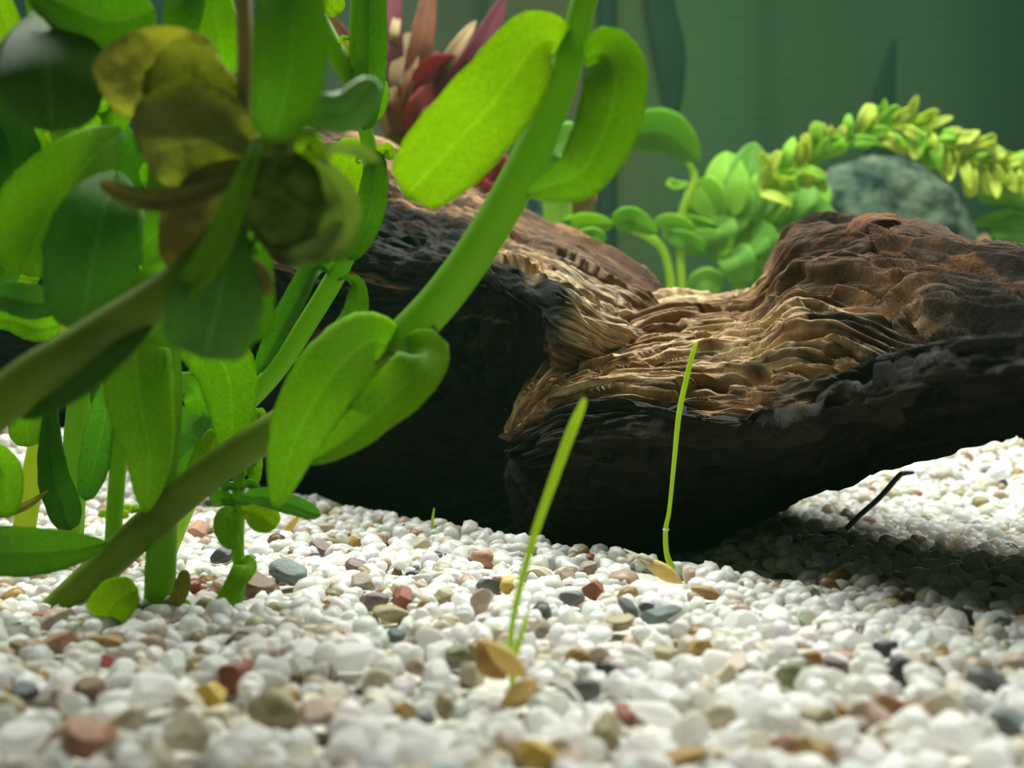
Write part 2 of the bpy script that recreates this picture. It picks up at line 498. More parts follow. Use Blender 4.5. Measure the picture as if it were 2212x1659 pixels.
def grid_mesh(name, Pg, uv, col, parent):
    # close the broken ends with a splintered, slightly sunk face
    def ends(A):
        return np.concatenate([A[:1], A[:1], A, A[-1:], A[-1:]], 0)
    c0, c1 = Pg[0].mean(0), Pg[-1].mean(0)
    Pg = ends(Pg); uv = [ends(k) for k in uv]; col = ends(col)
    Pg[1] = c0+(Pg[1]-c0)*0.6; Pg[0] = c0+(Pg[0]-c0)*0.02
    Pg[-2] = c1+(Pg[-2]-c1)*0.6; Pg[-1] = c1+(Pg[-1]-c1)*0.02
    nu, nv = Pg.shape[:2]
    idx = np.arange(nu*nv).reshape(nu, nv)
    a, b_ = idx[:-1], idx[1:]
    F = np.stack([a, np.roll(a, -1, 1), np.roll(b_, -1, 1), b_], -1).reshape(-1, 4)
    V = Pg.reshape(-1, 3)
    k = nu*nv
    me = new_mesh(name, V[:k], F)
    set_uv(me, np.stack(uv, -1).reshape(-1, 2))
    set_col(me, col.reshape(-1, 3))
    return link(name, me, wood_m, parent)

def mixv(a, b, f):
    return np.asarray(a)*(1-f[..., None])+np.asarray(b)*f[..., None]

PALE, TAN, BROWN, DARK, CHAR_SHADE = (0.70, 0.52, 0.30), (0.44, 0.27, 0.13), (0.17, 0.088, 0.048), (0.060, 0.034, 0.021), (0.014, 0.013, 0.013)  # darkest tone: charred trunk face, also painted shade in the branch hollows
ORANGE = (0.38, 0.17, 0.07)

wood = thing('driftwood', 'large weathered driftwood log lying across the gravel, black hollow face and frayed tan branch', 'driftwood', P(1200, 1180, 13))

trunk_st = [
    (-900, (420, 23), (520, 20.0), (800, 20.5), (1030, 22)),
    (-300, (345, 21.5), (450, 18.6), (760, 19.0), (1050, 20.5)),
    (200, (300, 20.2), (420, 17.4), (740, 17.8), (1075, 19)),
    (500, (285, 19.4), (425, 16.4), (740, 16.8), (1095, 18)),
    (720, (283, 18.6), (535, 15.3), (780, 16.0), (1110, 17)),
    (840, (325, 18.0), (555, 14.2), (790, 15.2), (1130, 16.4)),
    (940, (380, 17.2), (570, 13.4), (790, 14.6), (1150, 15.8)),
    (1020, (428, 16.6), (585, 12.9), (795, 14.0), (1170, 15.2)),
    (1100, (468, 16.0), (615, 12.45), (800, 13.4), (1190, 14.6)),
    (1180, (497, 15.5), (640, 12.1), (830, 12.8), (1200, 14.0)),
    (1240, (517, 15.2), (690, 12.1), (850, 12.4), (1210, 13.4)),
    (1290, (540, 15.0), (730, 12.4), (870, 12.5), (1200, 13.4)),
    (1380, (603, 14.9), (760, 12.9), (900, 12.9), (1180, 13.6)),
    (1450, (655, 14.8), (800, 13.2), (920, 13.3), (1160, 13.8)),
    (1560, (740, 14.8), (850, 13.6), (950, 13.6), (1100, 14.0)),
]
Pg, q, px = loft(trunk_st, 540, (165, 130, 70, 18, 12, 12, 20), 12)
Ng = grid_normals(Pg); u, v = arc(Pg)
Q = q[None, :]+0*u; PX = px[:, None]+0*u
# swirl of the hollow face: fibres bend round the knot instead of running along
kc = np.array(P(930, 770, 13.6))
dx, dz = Pg[..., 0]-kc[0], Pg[..., 2]-kc[2]
rad = np.sqrt((dx)**2+(dz*1.0)**2); ang = np.arctan2(dz, dx)
front = sstep(0.75, 1.1, Q)*(1-sstep(2.9, 3.3, Q))
sw = front*sstep(760, 980, PX)*(1-sstep(1150, 1230, PX))
wrp = 0.5*fbm(u*0.5, v*0.8, 0, 3, 11)
fu, fv = u+0.0, v+0.45*wrp
f1 = fbm(fu*0.9, fv*5.5, 0, 3, 3)*(1-sw)+fbm(ang*2.2, (rad+0.5*wrp)*5.0, 0, 3, 3)*sw
f2 = fbm(fu*2.6, fv*18.0, 0, 3, 4)*(1-sw)+fbm(ang*5.0, (rad+0.5*wrp)*14.0, 0, 3, 4)*sw
rid = 1-np.abs(2*f1-1)
lump = fbm(Pg[..., 0]*0.55, Pg[..., 1]*0.55, Pg[..., 2]*0.55, 3, 21)-0.5
crev = sstep(0.58, 0.66, fbm(fu*1.1, fv*7.5, 0, 2, 31))
def terr(n, k, w=0.4):
    t = n*k; f = np.floor(t)
    return (f+sstep(0.5-w/2, 0.5+w/2, t-f))/k
topm = 1-sstep(0.9, 1.15, Q)
smoothbrown = sstep(1050, 1160, PX)*(1-sstep(0.35, 0.6, Q+0.25*(f1-0.5)))       # smooth brown back
amp = 1-0.75*smoothbrown
disp = 0.35*lump + amp*(0.40*(rid-0.6)*front + 0.5*(terr(f1, 7)-0.5)*(1-front) + 0.16*(f2-0.5) - 0.20*crev*topm)
# rim rolled over the hollow, hollow itself sunk
disp = disp - 0.45*sw*np.exp(-((rad-0.2)/1.6)**2)
disp = disp + 0.22*np.exp(-((Q-1.0)/0.16)**2)*sstep(700, 900, PX)
Pd = Pg+Ng*disp[..., None]
col = np.zeros(Pg.shape)+np.array(BROWN)
n3 = fbm(fu*0.8, fv*2.5, 0, 3, 41)
col = mixv(col, TAN, sstep(0.45, 0.62, n3)*(1-smoothbrown))
pale = np.exp(-((Q-0.80-0.2*(n3-0.5))/0.20)**2)*sstep(1030, 1110, PX)
col = mixv(col, PALE, np.clip(pale*1.2, 0, 1))
col = mixv(col, TAN, sstep(0.62, 0.75, f2)*smoothbrown*0.5)
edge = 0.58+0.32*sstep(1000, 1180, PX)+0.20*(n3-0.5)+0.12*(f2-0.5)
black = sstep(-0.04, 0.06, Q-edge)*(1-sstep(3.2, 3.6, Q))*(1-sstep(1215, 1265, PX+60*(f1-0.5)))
col = mixv(col, CHAR_SHADE, black)
bp = sstep(0.58, 0.66, fbm(fu*0.7, fv*9.0, 0, 3, 51))*sstep(0.5, 0.62, fbm(fu*0.6, fv*1.6, 0, 2, 52))*black*(1-sstep(1000, 1120, PX))*(1-sstep(1.4, 2.0, Q))
col = mixv(col, TAN, bp*0.75)
pale2 = sstep(1195, 1235, PX)*(1-sstep(1330, 1400, PX))*(1-sstep(1.2, 1.5, Q+0.4*(n3-0.5)))*sstep(0.3, 0.6, Q)
col = mixv(col, (0.80, 0.66, 0.44), pale2)
stk = fbm(fu*0.7, fv*12.0, 0, 3, 93)
col = mixv(col, DARK, sstep(0.54, 0.64, stk)*topm*0.7*(1-0.7*smoothbrown))
rust = sstep(1165, 1215, PX)*(1-sstep(1290, 1380, PX))*sstep(1.25, 1.6, Q)
col = mixv(col, (0.30, 0.15, 0.07), rust*0.8)
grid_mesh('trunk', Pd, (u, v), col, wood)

arm_st = [
    (1105, (935, 12.6), (960, 12.1), (990, 12.1), (1030, 12.5)),
    (1140, (850, 12.7), (925, 11.7), (1020, 11.8), (1160, 12.7)),
    (1190, (780, 12.9), (890, 11.35), (1010, 11.5), (1230, 12.7)),
    (1260, (733, 13.4), (868, 11.0), (1000, 11.3), (1240, 12.7)),
    (1350, (690, 13.9), (855, 10.7), (990, 11.1), (1240, 12.9)),
    (1450, (657, 14.1), (858, 10.4), (985, 10.9), (1230, 13.1)),
    (1550, (645, 14.0), (866, 10.2), (985, 10.8), (1200, 13.3)),
    (1620, (640, 13.9), (868, 9.7), (980, 10.5), (1140, 13.4)),
    (1665, (600, 13.6), (866, 9.35), (968, 10.2), (1112, 13.2)),
    (1710, (515, 13.2), (858, 9.1), (955, 9.9), (1092, 12.9)),
    (1800, (497, 12.7), (835, 8.8), (935, 9.6), (1055, 12.2)),
    (1880, (490, 12.2), (815, 8.5), (905, 9.1), (1018, 11.6)),
    (1960, (507, 11.5), (795, 8.15), (880, 8.7), (990, 10.9)),
    (2100, (547, 10.4), (765, 7.5), (845, 8.0), (945, 9.8)),
    (2212, (562, 9.7), (750, 7.0), (820, 7.5), (905, 9.1)),
    (2560, (640, 8.4), (740, 6.6), (790, 6.8), (850, 7.9)),
    (2900, (670, 7.6), (745, 6.3), (785, 6.4), (830, 7.2)),
]
Pg, q, px = loft(arm_st, 520, (450, 100, 55, 18, 12, 14, 80), 8)
Ng = grid_normals(Pg); u, v = arc(Pg)
Q = q[None, :]+0*u; PX = px[:, None]+0*u
wrp = fbm(u*0.6, v*0.9, 0, 3, 61)
fv = v+0.35*wrp
f1 = fbm(u*0.8, fv*8.0, 0, 3, 62)
f2 = fbm(u*2.2, fv*26.0, 0, 3, 63)
rid = 1-np.abs(2*f1-1)
def terr(n, k, w=0.4):
    t = n*k; f = np.floor(t)
    return (f+sstep(0.5-w/2, 0.5+w/2, t-f))/k
pit = fbm(u*1.5, fv*8.5, 0, 2, 66)
crev = sstep(0.58, 0.66, pit)
lump = fbm(Pg[..., 0]*0.6, Pg[..., 1]*0.6, Pg[..., 2]*0.6, 3, 71)-0.5
rough_r = 0.35+0.65*sstep(1450, 1800, PX)
body = 1-sstep(2.9, 3.4, Q)*(1-sstep(5.8, 6.3, Q))
p1 = fbm(u*0.45, fv*2.0, 0, 3, 64); p2 = fbm(u*0.40, fv*8.5, 0, 3, 68)
p3 = fbm(u*0.75, fv*18.0, 0, 2, 90)
disp = 0.14*lump + body*(0.32*(terr(p1, 7)-0.5)*rough_r + 0.36*(terr(p2, 7)-0.5) + 0.20*(terr(p3, 4)-0.5) + 0.08*(f2-0.5) - 0.16*crev)
# deep splits where layers of wood have broken away
def split_at(pxc, qc, lx, lq, dep):
    return dep*np.exp(-np.abs((PX-pxc+60*(f1-0.5))/lx)**3-np.abs((Q-qc+0.14*(f1-0.5))/lq)**3)
disp = disp - split_at(1860, 0.52, 120, 0.085, 0.50) - split_at(2060, 0.70, 190, 0.13, 0.55) - split_at(1800, 0.80, 90, 0.05, 0.35) - split_at(2130, 0.30, 110, 0.06, 0.3) - split_at(1720, 0.16, 110, 0.05, 0.25) - split_at(1900, 0.95, 120, 0.05, 0.35)
Pd = Pg+Ng*disp[..., None]
n3 = fbm(u*0.5, fv*2.0, 0, 4, 81)
Q = np.where(Q > 5.5, Q-7, Q)
col = np.zeros(Pg.shape)+np.array(TAN)
pale = sstep(0.34, 0.54, n3)*(1-sstep(0.80, 1.0, Q))
col = mixv(col, PALE, pale)
streak = fbm(u*0.7, fv*22.0, 0, 3, 91); streak2 = fbm(u*1.2, fv*12.0, 0, 3, 92)
col = mixv(col, DARK, sstep(0.54, 0.64, streak)*0.7)
col = mixv(col, BROWN, sstep(0.54, 0.66, streak2)*0.6)
col = mixv(col, ORANGE, sstep(0.60, 0.72, fbm(u*1.8, fv*20, 0, 3, 82))*0.5)
col = mixv(col, BROWN, sstep(1620, 1720, PX)*(1-sstep(0.36, 0.50, Q+0.2*(n3-0.5)+0.15*(f1-0.5)))*0.95)
col = mixv(col, DARK, sstep(1660, 1760, PX)*(1-sstep(0.20, 0.42, Q+0.4*(f1-0.5)))*0.7)
tongue = np.exp(-((PX-1780)/190)**4-((Q-0.53-0.1*(f1-0.5))/0.06)**4)
col = mixv(col, PALE, tongue*0.9*(1-0.6*sstep(0.52, 0.62, streak)))
col = mixv(col, DARK, sstep(1900, 2120, PX+250*(n3-0.5))*0.85)
col = mixv(col, ORANGE, sstep(0.60, 0.68, fbm(u*1.4, fv*24, 0, 3, 84))*sstep(1700, 1900, PX)*0.55)
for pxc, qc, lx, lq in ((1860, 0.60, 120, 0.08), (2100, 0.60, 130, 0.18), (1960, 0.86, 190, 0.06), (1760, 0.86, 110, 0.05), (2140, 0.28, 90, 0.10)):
    col = mixv(col, CHAR_SHADE, 0.80*sstep(0.25, 0.6, np.exp(-np.abs((PX-pxc+90*(f1-0.5))/lx)**3-np.abs((Q-qc+0.18*(p1-0.5)+0.1*(f1-0.5))/lq)**3)))  # shade of the hollows painted into the branch colour
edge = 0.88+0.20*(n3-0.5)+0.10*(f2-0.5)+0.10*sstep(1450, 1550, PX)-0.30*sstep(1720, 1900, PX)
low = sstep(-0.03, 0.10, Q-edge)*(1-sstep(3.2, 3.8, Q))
col = mixv(col, (0.017, 0.0135, 0.012), low*0.97)  # shadow under the overhang painted near black on the lower front
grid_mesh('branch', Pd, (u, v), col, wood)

def blob_arrays(sub=3):
    t = (1+5**0.5)/2
    V = [(-1,t,0),(1,t,0),(-1,-t,0),(1,-t,0),(0,-1,t),(0,1,t),(0,-1,-t),(0,1,-t),(t,0,-1),(t,0,1),(-t,0,-1),(-t,0,1)]
    F = [(0,11,5),(0,5,1),(0,1,7),(0,7,10),(0,10,11),(1,5,9),(5,11,4),(11,10,2),(10,7,6),(7,1,8),(3,9,4),(3,4,2),(3,2,6),(3,6,8),(3,8,9),(4,9,5),(2,4,11),(6,2,10),(8,6,7),(9,8,1)]
    V = [np.array(v)/np.linalg.norm(v) for v in V]
    for _ in range(sub):
        mid, G2 = {}, []
        def md(a, b):
            k = (min(a, b), max(a, b))
            if k not in mid:
                w = V[a]+V[b]; V.append(w/np.linalg.norm(w)); mid[k] = len(V)-1
            return mid[k]
        for a, b, c in F:
            x, y, z = md(a, b), md(b, c), md(c, a)
            G2 += [(a, x, z), (b, y, x), (c, z, y), (x, y, z)]
        F = G2
    return np.array(V), np.array(F)
ICO = {s: blob_arrays(s) for s in (1, 2, 3, 4)}

# broken stub on the ridge of the branch
V, F = ICO[3]
Vn = V*np.array([0.42, 0.34, 0.30]); Vn = Vn*(0.85+0.4*fbm(V[:, 0]*2+5, V[:, 1]*2, V[:, 2]*5, 3, 9))[:, None]
me = new_mesh('stub', Vn+np.array(P(1893, 515, 12.3)), F)
set_uv(me, V[:, :2]); set_col(me, np.zeros((len(V), 3))+np.array((0.30, 0.12, 0.05)))
o = link('stub', me, wood_m, wood); o['label'] = 'rusty orange broken stub'

# ------------------------------------------------------------------ gravel
rng = np.random.default_rng(7)
def pebble_shape(sub, seed, K=9):
    r = np.random.default_rng(seed)
    V = ICO[sub][0].copy()
    for _ in range(K):
        n = r.normal(size=3); n /= np.linalg.norm(n)
        off = r.uniform(0.55, 0.88)
        d = V@n-off
        V -= np.where(d > 0, d*0.95, 0)[:, None]*n
    V *= (0.93+0.16*fbm(V[:, 0]*1.7+seed, V[:, 1]*1.7, V[:, 2]*1.7, 2, seed))[:, None]
    V *= np.array([r.uniform(0.95, 1.3), r.uniform(0.8, 1.1), r.uniform(0.68, 0.95)])
    return V

def rots(n, r):
    a = r.normal(size=(n, 4)); a /= np.linalg.norm(a, axis=1)[:, None]
    w, x, y, z = a.T
    return np.stack([np.stack([1-2*(y*y+z*z), 2*(x*y-w*z), 2*(x*z+w*y)], -1),
                     np.stack([2*(x*y+w*z), 1-2*(x*x+z*z), 2*(y*z-w*x)], -1),
                     np.stack([2*(x*z-w*y), 2*(y*z+w*x), 1-2*(x*x+y*y)], -1)], 1)

def stone_mat(name, c, c2=None, tf=0.3, rough=0.35, scale=9.0, bump=0.25, speck=True):
    c2 = c2 or tuple(x*0.8 for x in c)
    m, nt, out = nodes(name); L = nt.links.new
    tc = N(nt, 'ShaderNodeTexCoord'); oi = N(nt, 'ShaderNodeObjectInfo')
    n = N(nt, 'ShaderNodeTexNoise', i_Scale=scale, i_Detail=5.0, i_Roughness=0.6); n.noise_dimensions = '4D'
    L(tc.outputs['Object'], n.inputs['Vector'])
    mm = N(nt, 'ShaderNodeMath', operation='MULTIPLY'); L(oi.outputs['Random'], mm.inputs[0]); mm.inputs[1].default_value = 50; L(mm.outputs[0], n.inputs['W'])
    r = ramp(nt, [(0.32, c2), (0.62, c)]); L(n.outputs[0], r.inputs[0])
    cc = r.outputs[0]
    if speck:
        s = N(nt, 'ShaderNodeTexNoise', i_Scale=scale*3, i_Detail=2.0); s.noise_dimensions = '4D'; L(tc.outputs['Object'], s.inputs['Vector']); L(mm.outputs[0], s.inputs['W'])
        rs = ramp(nt, [(0.70, (0,)*3), (0.76, (1,)*3)]); L(s.outputs[0], rs.inputs[0])
        cc = mixc(nt, rs.outputs[0], cc, tuple(x*0.3 for x in c))
    b = N(nt, 'ShaderNodeBump', i_Strength=bump, i_Distance=0.03); L(n.outputs[0], b.inputs['Height'])
    pr = N(nt, 'ShaderNodeBsdfPrincipled', i_Roughness=rough); L(cc, pr.inputs['Base Color']); L(b.outputs[0], pr.inputs['Normal'])
    t = N(nt, 'ShaderNodeBsdfTranslucent'); L(cc, t.inputs[0])
    mx = N(nt, 'ShaderNodeMixShader'); mx.inputs[0].default_value = tf
    L(pr.outputs[0], mx.inputs[1]); L(t.outputs[0], mx.inputs[2]); L(mx.outputs[0], out.inputs[0])
    return m

STONE = {  # colour word -> material
    'milky white': stone_mat('quartz_white', (0.95, 0.94, 0.925), (0.89, 0.88, 0.86), 0.55),
    'clear grey-white': stone_mat('quartz_clear', (0.85, 0.84, 0.80), (0.77, 0.76, 0.71), 0.58, 0.25),
    'cream': stone_mat('stone_cream', (0.72, 0.66, 0.52), (0.58, 0.50, 0.37), 0.3),
    'pinkish beige': stone_mat('stone_beige', (0.62, 0.48, 0.38), (0.46, 0.35, 0.27), 0.25),
    'olive tan': stone_mat('stone_olive', (0.42, 0.36, 0.20), (0.30, 0.25, 0.13), 0.15, 0.5),
    'ochre': stone_mat('stone_ochre', (0.50, 0.32, 0.10), (0.34, 0.20, 0.06), 0.2, 0.45),
    'yellow': stone_mat('stone_yellow', (0.68, 0.50, 0.10), (0.52, 0.36, 0.06), 0.25, 0.4),
    'salmon': stone_mat('stone_salmon', (0.55, 0.30, 0.19), (0.42, 0.22, 0.13), 0.2, 0.5),
    'brick red': stone_mat('stone_brick', (0.34, 0.115, 0.065), (0.20, 0.06, 0.04), 0.05, 0.6),
    'red': stone_mat('stone_red', (0.40, 0.06, 0.055), (0.28, 0.04, 0.04), 0.1, 0.5),
    'brown': stone_mat('stone_brown', (0.22, 0.14, 0.08), (0.13, 0.08, 0.045), 0.05, 0.6),
    'purple brown': stone_mat('stone_purple', (0.24, 0.16, 0.15), (0.11, 0.065, 0.06), 0.05, 0.5, 14),
    'dark grey': stone_mat('stone_grey', (0.15, 0.15, 0.14), (0.08, 0.085, 0.08), 0.0, 0.5),
    'charcoal': stone_mat('stone_charcoal', (0.045, 0.05, 0.05), (0.025, 0.028, 0.03), 0.0, 0.45),
    'slate': stone_mat('stone_slate', (0.19, 0.23, 0.22), (0.10, 0.125, 0.12), 0.0, 0.6, 16, 0.5),
    'mottled': stone_mat('stone_mottled', (0.52, 0.43, 0.36), (0.20, 0.13, 0.10), 0.1, 0.55, 16, 0.5),
    'olive green': stone_mat('stone_green', (0.24, 0.25, 0.13), (0.14, 0.15, 0.075), 0.0, 0.5),
}
PEB = []
for k in range(22):
    PEB.append(new_mesh('pebble_%d' % k, pebble_shape(3, 100+k), ICO[3][1]))

LAND = [  # px, py, w, h, colour, shape words, roll
    (460, 1497, 88, 56, 'yellow', 'bean-shaped', 25), (506, 1460, 68, 68, 'brick red', 'blunt', 0), (600, 1532, 100, 100, 'olive tan', 'big rounded', 0),
    (402, 1585, 84, 92, 'cream', 'egg-shaped', 50), (198, 1592, 104, 104, 'salmon', 'big rounded', 20), (54, 1497, 52, 76, 'charcoal', 'wedge-shaped', 70),
    (232, 1430, 46, 30, 'red', 'small angular', 0), (117, 1390, 74, 46, 'salmon', 'flat', -20), (232, 1384, 62, 38, 'ochre', 'low domed', 0), (97, 1332, 48, 24, 'brick red', 'thin flat', 10),
    (195, 1490, 48, 66, 'brown', 'upright', 80), (480, 1200, 36, 54, 'charcoal', 'upright oval', 75), (622, 1235, 82, 62, 'slate', 'rough rounded', 10),
    (556, 1262, 70, 54, 'brown', 'dark blunt', 20), (868, 1292, 56, 46, 'brick red', 'pitted', -15), (806, 1300, 62, 40, 'purple brown', 'striped oval', -15),
    (846, 1322, 66, 46, 'olive tan', 'pitted', 10), (785, 1258, 52, 46, 'mottled', 'rough', 0), (1046, 1207, 44, 38, 'salmon', 'cracked angular', 30),
    (1056, 1264, 46, 40, 'dark grey', 'smooth', 0), (1101, 1266, 46, 44, 'yellow', 'bright rounded', 0), (1036, 1297, 56, 54, 'pinkish beige', 'smooth oval', -40),
    (1284, 1272, 56, 46, 'brick red', 'sharp-edged', 20), (1232, 1291, 54, 34, 'dark grey', 'pitted oval', 0), (1358, 1316, 52, 38, 'dark grey', 'curved smooth', 50),
    (1426, 1328, 78, 32, 'slate', 'flat dark', -15), (1346, 1342, 62, 42, 'olive tan', 'blunt', -10), (1166, 1357, 50, 50, 'mottled', 'pale pitted', 0),
    (1224, 1242, 40, 34, 'pinkish beige', 'low', 0), (1272, 1226, 36, 34, 'mottled', 'speckled', 0), (1526, 1279, 52, 36, 'ochre', 'smooth domed', 10),
    (1712, 1458, 62, 72, 'olive green', 'tilted egg-shaped', 60), (1911, 1402, 52, 40, 'charcoal', 'angular', -10), (1806, 1437, 74, 36, 'purple brown', 'long', 25),
    (2130, 1466, 102, 60, 'dark grey', 'big oval', 15), (2186, 1562, 76, 62, 'slate', 'big smooth', 30), (1306, 1580, 78, 76, 'olive tan', 'big angular', 0),
    (1156, 1630, 92, 60, 'yellow', 'broad hollowed', 10), (1474, 1634, 96, 42, 'ochre', 'long curved', -10), (1352, 1545, 46, 46, 'brick red', 'half-buried', 40),
    (1262, 1490, 56, 54, 'dark grey', 'blocky', 0), (1312, 1450, 48, 46, 'charcoal', 'triangular', 30), (1440, 1412, 66, 30, 'olive tan', 'flat oval', 10),
    (1512, 1396, 46, 40, 'ochre', 'pale tan', 0), (1627, 1459, 26, 24, 'red', 'tiny', 0), (1925, 1520, 82, 40, 'salmon', 'long pale', 25),
    (1700, 1606, 58, 50, 'salmon', 'rounded', 0), (1762, 1622, 78, 50, 'ochre', 'long blunt', 15), (1852, 1562, 52, 36, 'mottled', 'dark low', 0),
    (856, 1372, 36, 48, 'slate', 'pointed', 70), (880, 1536, 46, 40, 'ochre', 'small rounded', 0), (921, 1551, 36, 42, 'dark grey', 'upright', 60),
    (962, 1527, 46, 54, 'olive tan', 'upright', 70), (992, 1416, 58, 48, 'olive green', 'blocky', 0), (966, 1290, 52, 30, 'olive tan', 'low oval', 10),
    (1021, 1456, 60, 56, 'cream', 'rounded', 0), (768, 1222, 44, 40, 'purple brown', 'mauve', 0), (695, 1184, 44, 36, 'purple brown', 'small', 30),
    (424, 1146, 62, 40, 'salmon', 'pale flat', 0), (772, 1170, 42, 24, 'ochre', 'thin', 10), (712, 1138, 46, 26, 'pinkish beige', 'flat', 15),
    (692, 1542, 82, 72, 'pinkish beige', 'big rounded', 0), (1552, 1545, 62, 62, 'cream', 'yellowish rounded', 0), (1394, 1312, 30, 30, 'dark grey', 'tiny round', 0),
    (1470, 1480, 0, 0, '', '', 0), (2090, 1330, 60, 30, 'charcoal', 'low dark', 15), (1770, 1342, 30, 26, 'ochre', 'tiny', 0), (1820, 1380, 44, 26, 'ochre', 'low tan', 20),
    (1075, 1368, 30, 28, 'cream', 'tiny', 0), (900, 1440, 40, 44, 'pinkish beige', 'half-buried', 0), (1590, 1640, 0, 0, '', '', 0),
    (330, 1500, 100, 84, 'milky white', 'big star-shaped', 0), (60, 1590, 96, 92, 'milky white', 'big broad', 0), (1640, 1530, 104, 92, 'milky white', 'big broad', 0),
    (2080, 1600, 120, 84, 'milky white', 'big glossy', 20), (760, 1420, 92, 70, 'milky white', 'big blocky', 0), (1420, 1540, 96, 70, 'milky white', 'big flat', 10),
]
LAND = [l for l in LAND if l[2] > 0]
land_xy = []
land_info = []
WHERE = lambda px: 'left' if px < 600 else 'middle'
for k, (px, py, w, h, c, shp, roll) in enumerate(LAND):
    g = G(px, py+h*0.42)
    g = P(px, py, g.y+0.02)
    sx = w/2*g.y/FPX; sz = h/2*g.y/FPX
    o = bpy.data.objects.new('pebble', PEB[k % 22])
    COL.objects.link(o)
    me = PEB[k % 22]
    if len(me.materials) == 0: me.materials.append(STONE['milky white'])
    o.material_slots[0].link = 'OBJECT'; o.material_slots[0].material = STONE[c]
    o.location = g
    o.scale = (sx*1.05, (sx+sz)/2*1.05, sz*1.25)
    o.rotation_euler = (0, math.radians(roll), 0)
    if c in ('charcoal', 'slate', 'milky white') and c in shp: lab = shp+' pebble'
    o_lab = f'{shp} {c} pebble'
    land_info.append([o, px, py, o_lab, c])
    land_xy.append((g.x, g.y, max(sx, sz)))
for px, py, w in [(1062, 1440, 70), (1100, 1450, 80), (1122, 1510, 90), (1432, 1246, 80), (1390, 1230, 60), (1205, 1485, 40), (1240, 1520, 40), (630, 1150, 50), (1470, 1265, 50), (500, 1290, 60)]:
    g = G(px, py); land_xy.append((g.x, g.y, w/2*g.y/FPX))
land_xy = np.array(land_xy)

# all the other grains
pts = []
def fill(y0, y1, s, jit=0.36):
    y = y0
    row = 0
    while y < y1:
        half = 0.5*2212/FPX*y*1.12+2.4
        xs = np.arange(-half, half, s)+(row % 2)*s/2
        n = len(xs)
        X = xs+rng.normal(0, jit*s*0.6, n); Y = y+rng.normal(0, jit*s*0.6, n)
        pts.extend(zip(X, Y, np.full(n, s)))
        y += s*0.87; row += 1
fill(3.4, 11.0, 0.155)
fill(11.0, 19.0, 0.18)
fill(19.0, 29.0, 0.29)
pts = np.array(pts)
n = len(pts)
rad_ = pts[:, 2]*0.64*np.exp(rng.normal(0, 0.16, n))
big = rng.random(n) < 0.10
rad_[big] *= 1.2
keep = np.ones(n, bool); sink = np.zeros(n)
for lx, ly, lr in land_xy:
    d2 = np.hypot(pts[:, 0]-lx, (pts[:, 1]-ly))
    keep &= d2 > lr*0.80+rad_*0.55
    # nothing may stand in front of a marked pebble
    infront = (pts[:, 1] < ly) & (pts[:, 1] > ly-2.2*lr-0.25) & (np.abs(pts[:, 0]*ly/pts[:, 1]-lx) < lr*0.75)
    keep &= ~(infront & (d2 < lr*1.0+rad_*1.0))
    low = (pts[:, 1] < ly) & (d2 < 0.75) & (np.abs(pts[:, 0]*ly/pts[:, 1]-lx) < lr*0.9)
    sink = np.maximum(sink, np.where(low, 0.07, 0))
pts, rad_, sink = pts[keep], rad_[keep], sink[keep]
n = len(pts)
hz = H(pts[:, 0], pts[:, 1])+rad_*rng.uniform(-0.15, 0.5, n)-sink
CLS = ['milky white', 'clear grey-white', 'cream', 'pinkish beige', 'olive tan', 'ochre', 'brick red', 'brown', 'dark grey', 'salmon', 'charcoal']
CCOL = np.array([(0.95, 0.94, 0.925), (0.85, 0.84, 0.80), (0.72, 0.66, 0.52), (0.60, 0.47, 0.38), (0.42, 0.36, 0.20), (0.48, 0.31, 0.11), (0.33, 0.11, 0.065), (0.22, 0.14, 0.08), (0.14, 0.14, 0.13), (0.52, 0.29, 0.19), (0.045, 0.05, 0.05)])
base_p = np.array([0.57, 0.26, 0.08, 0.03, 0.02, 0.015, 0.004, 0.006, 0.010, 0.004, 0.002])
left_p = np.array([0.36, 0.34, 0.14, 0.06, 0.035, 0.025, 0.006, 0.012, 0.01, 0.008, 0.004])
lf = 1-sstep(-0.33, -0.05, pts[:, 0]/pts[:, 1])
rr_ = rng.random(n)
cum0, cum1 = np.cumsum(base_p/base_p.sum()), np.cumsum(left_p/left_p.sum())
cls = np.empty(n, int)
for i in range(n):
    cum = cum0*(1-lf[i])+cum1*lf[i]
    cls[i] = min(int(np.searchsorted(cum, rr_[i])), len(CLS)-1)
R = rots(n, rng)
# picture position and size of each grain
gpx = CX+pts[:, 0]/pts[:, 1]*FPX; gpy = CY-(hz-CAMZ)/pts[:, 1]*FPX; gsz = rad_/pts[:, 1]*FPX
inview = (gpx > 5) & (gpx < 2207) & (gpy < 1655)
n_ind = 300-len(LAND)
# hidden behind nearer grains: only grains whose crown shows are worth an object of their own
order = np.argsort(-np.where(inview, gsz*(1+0*gpx), 0))
pick = order[:n_ind]
ispick = np.zeros(n, bool); ispick[pick] = True

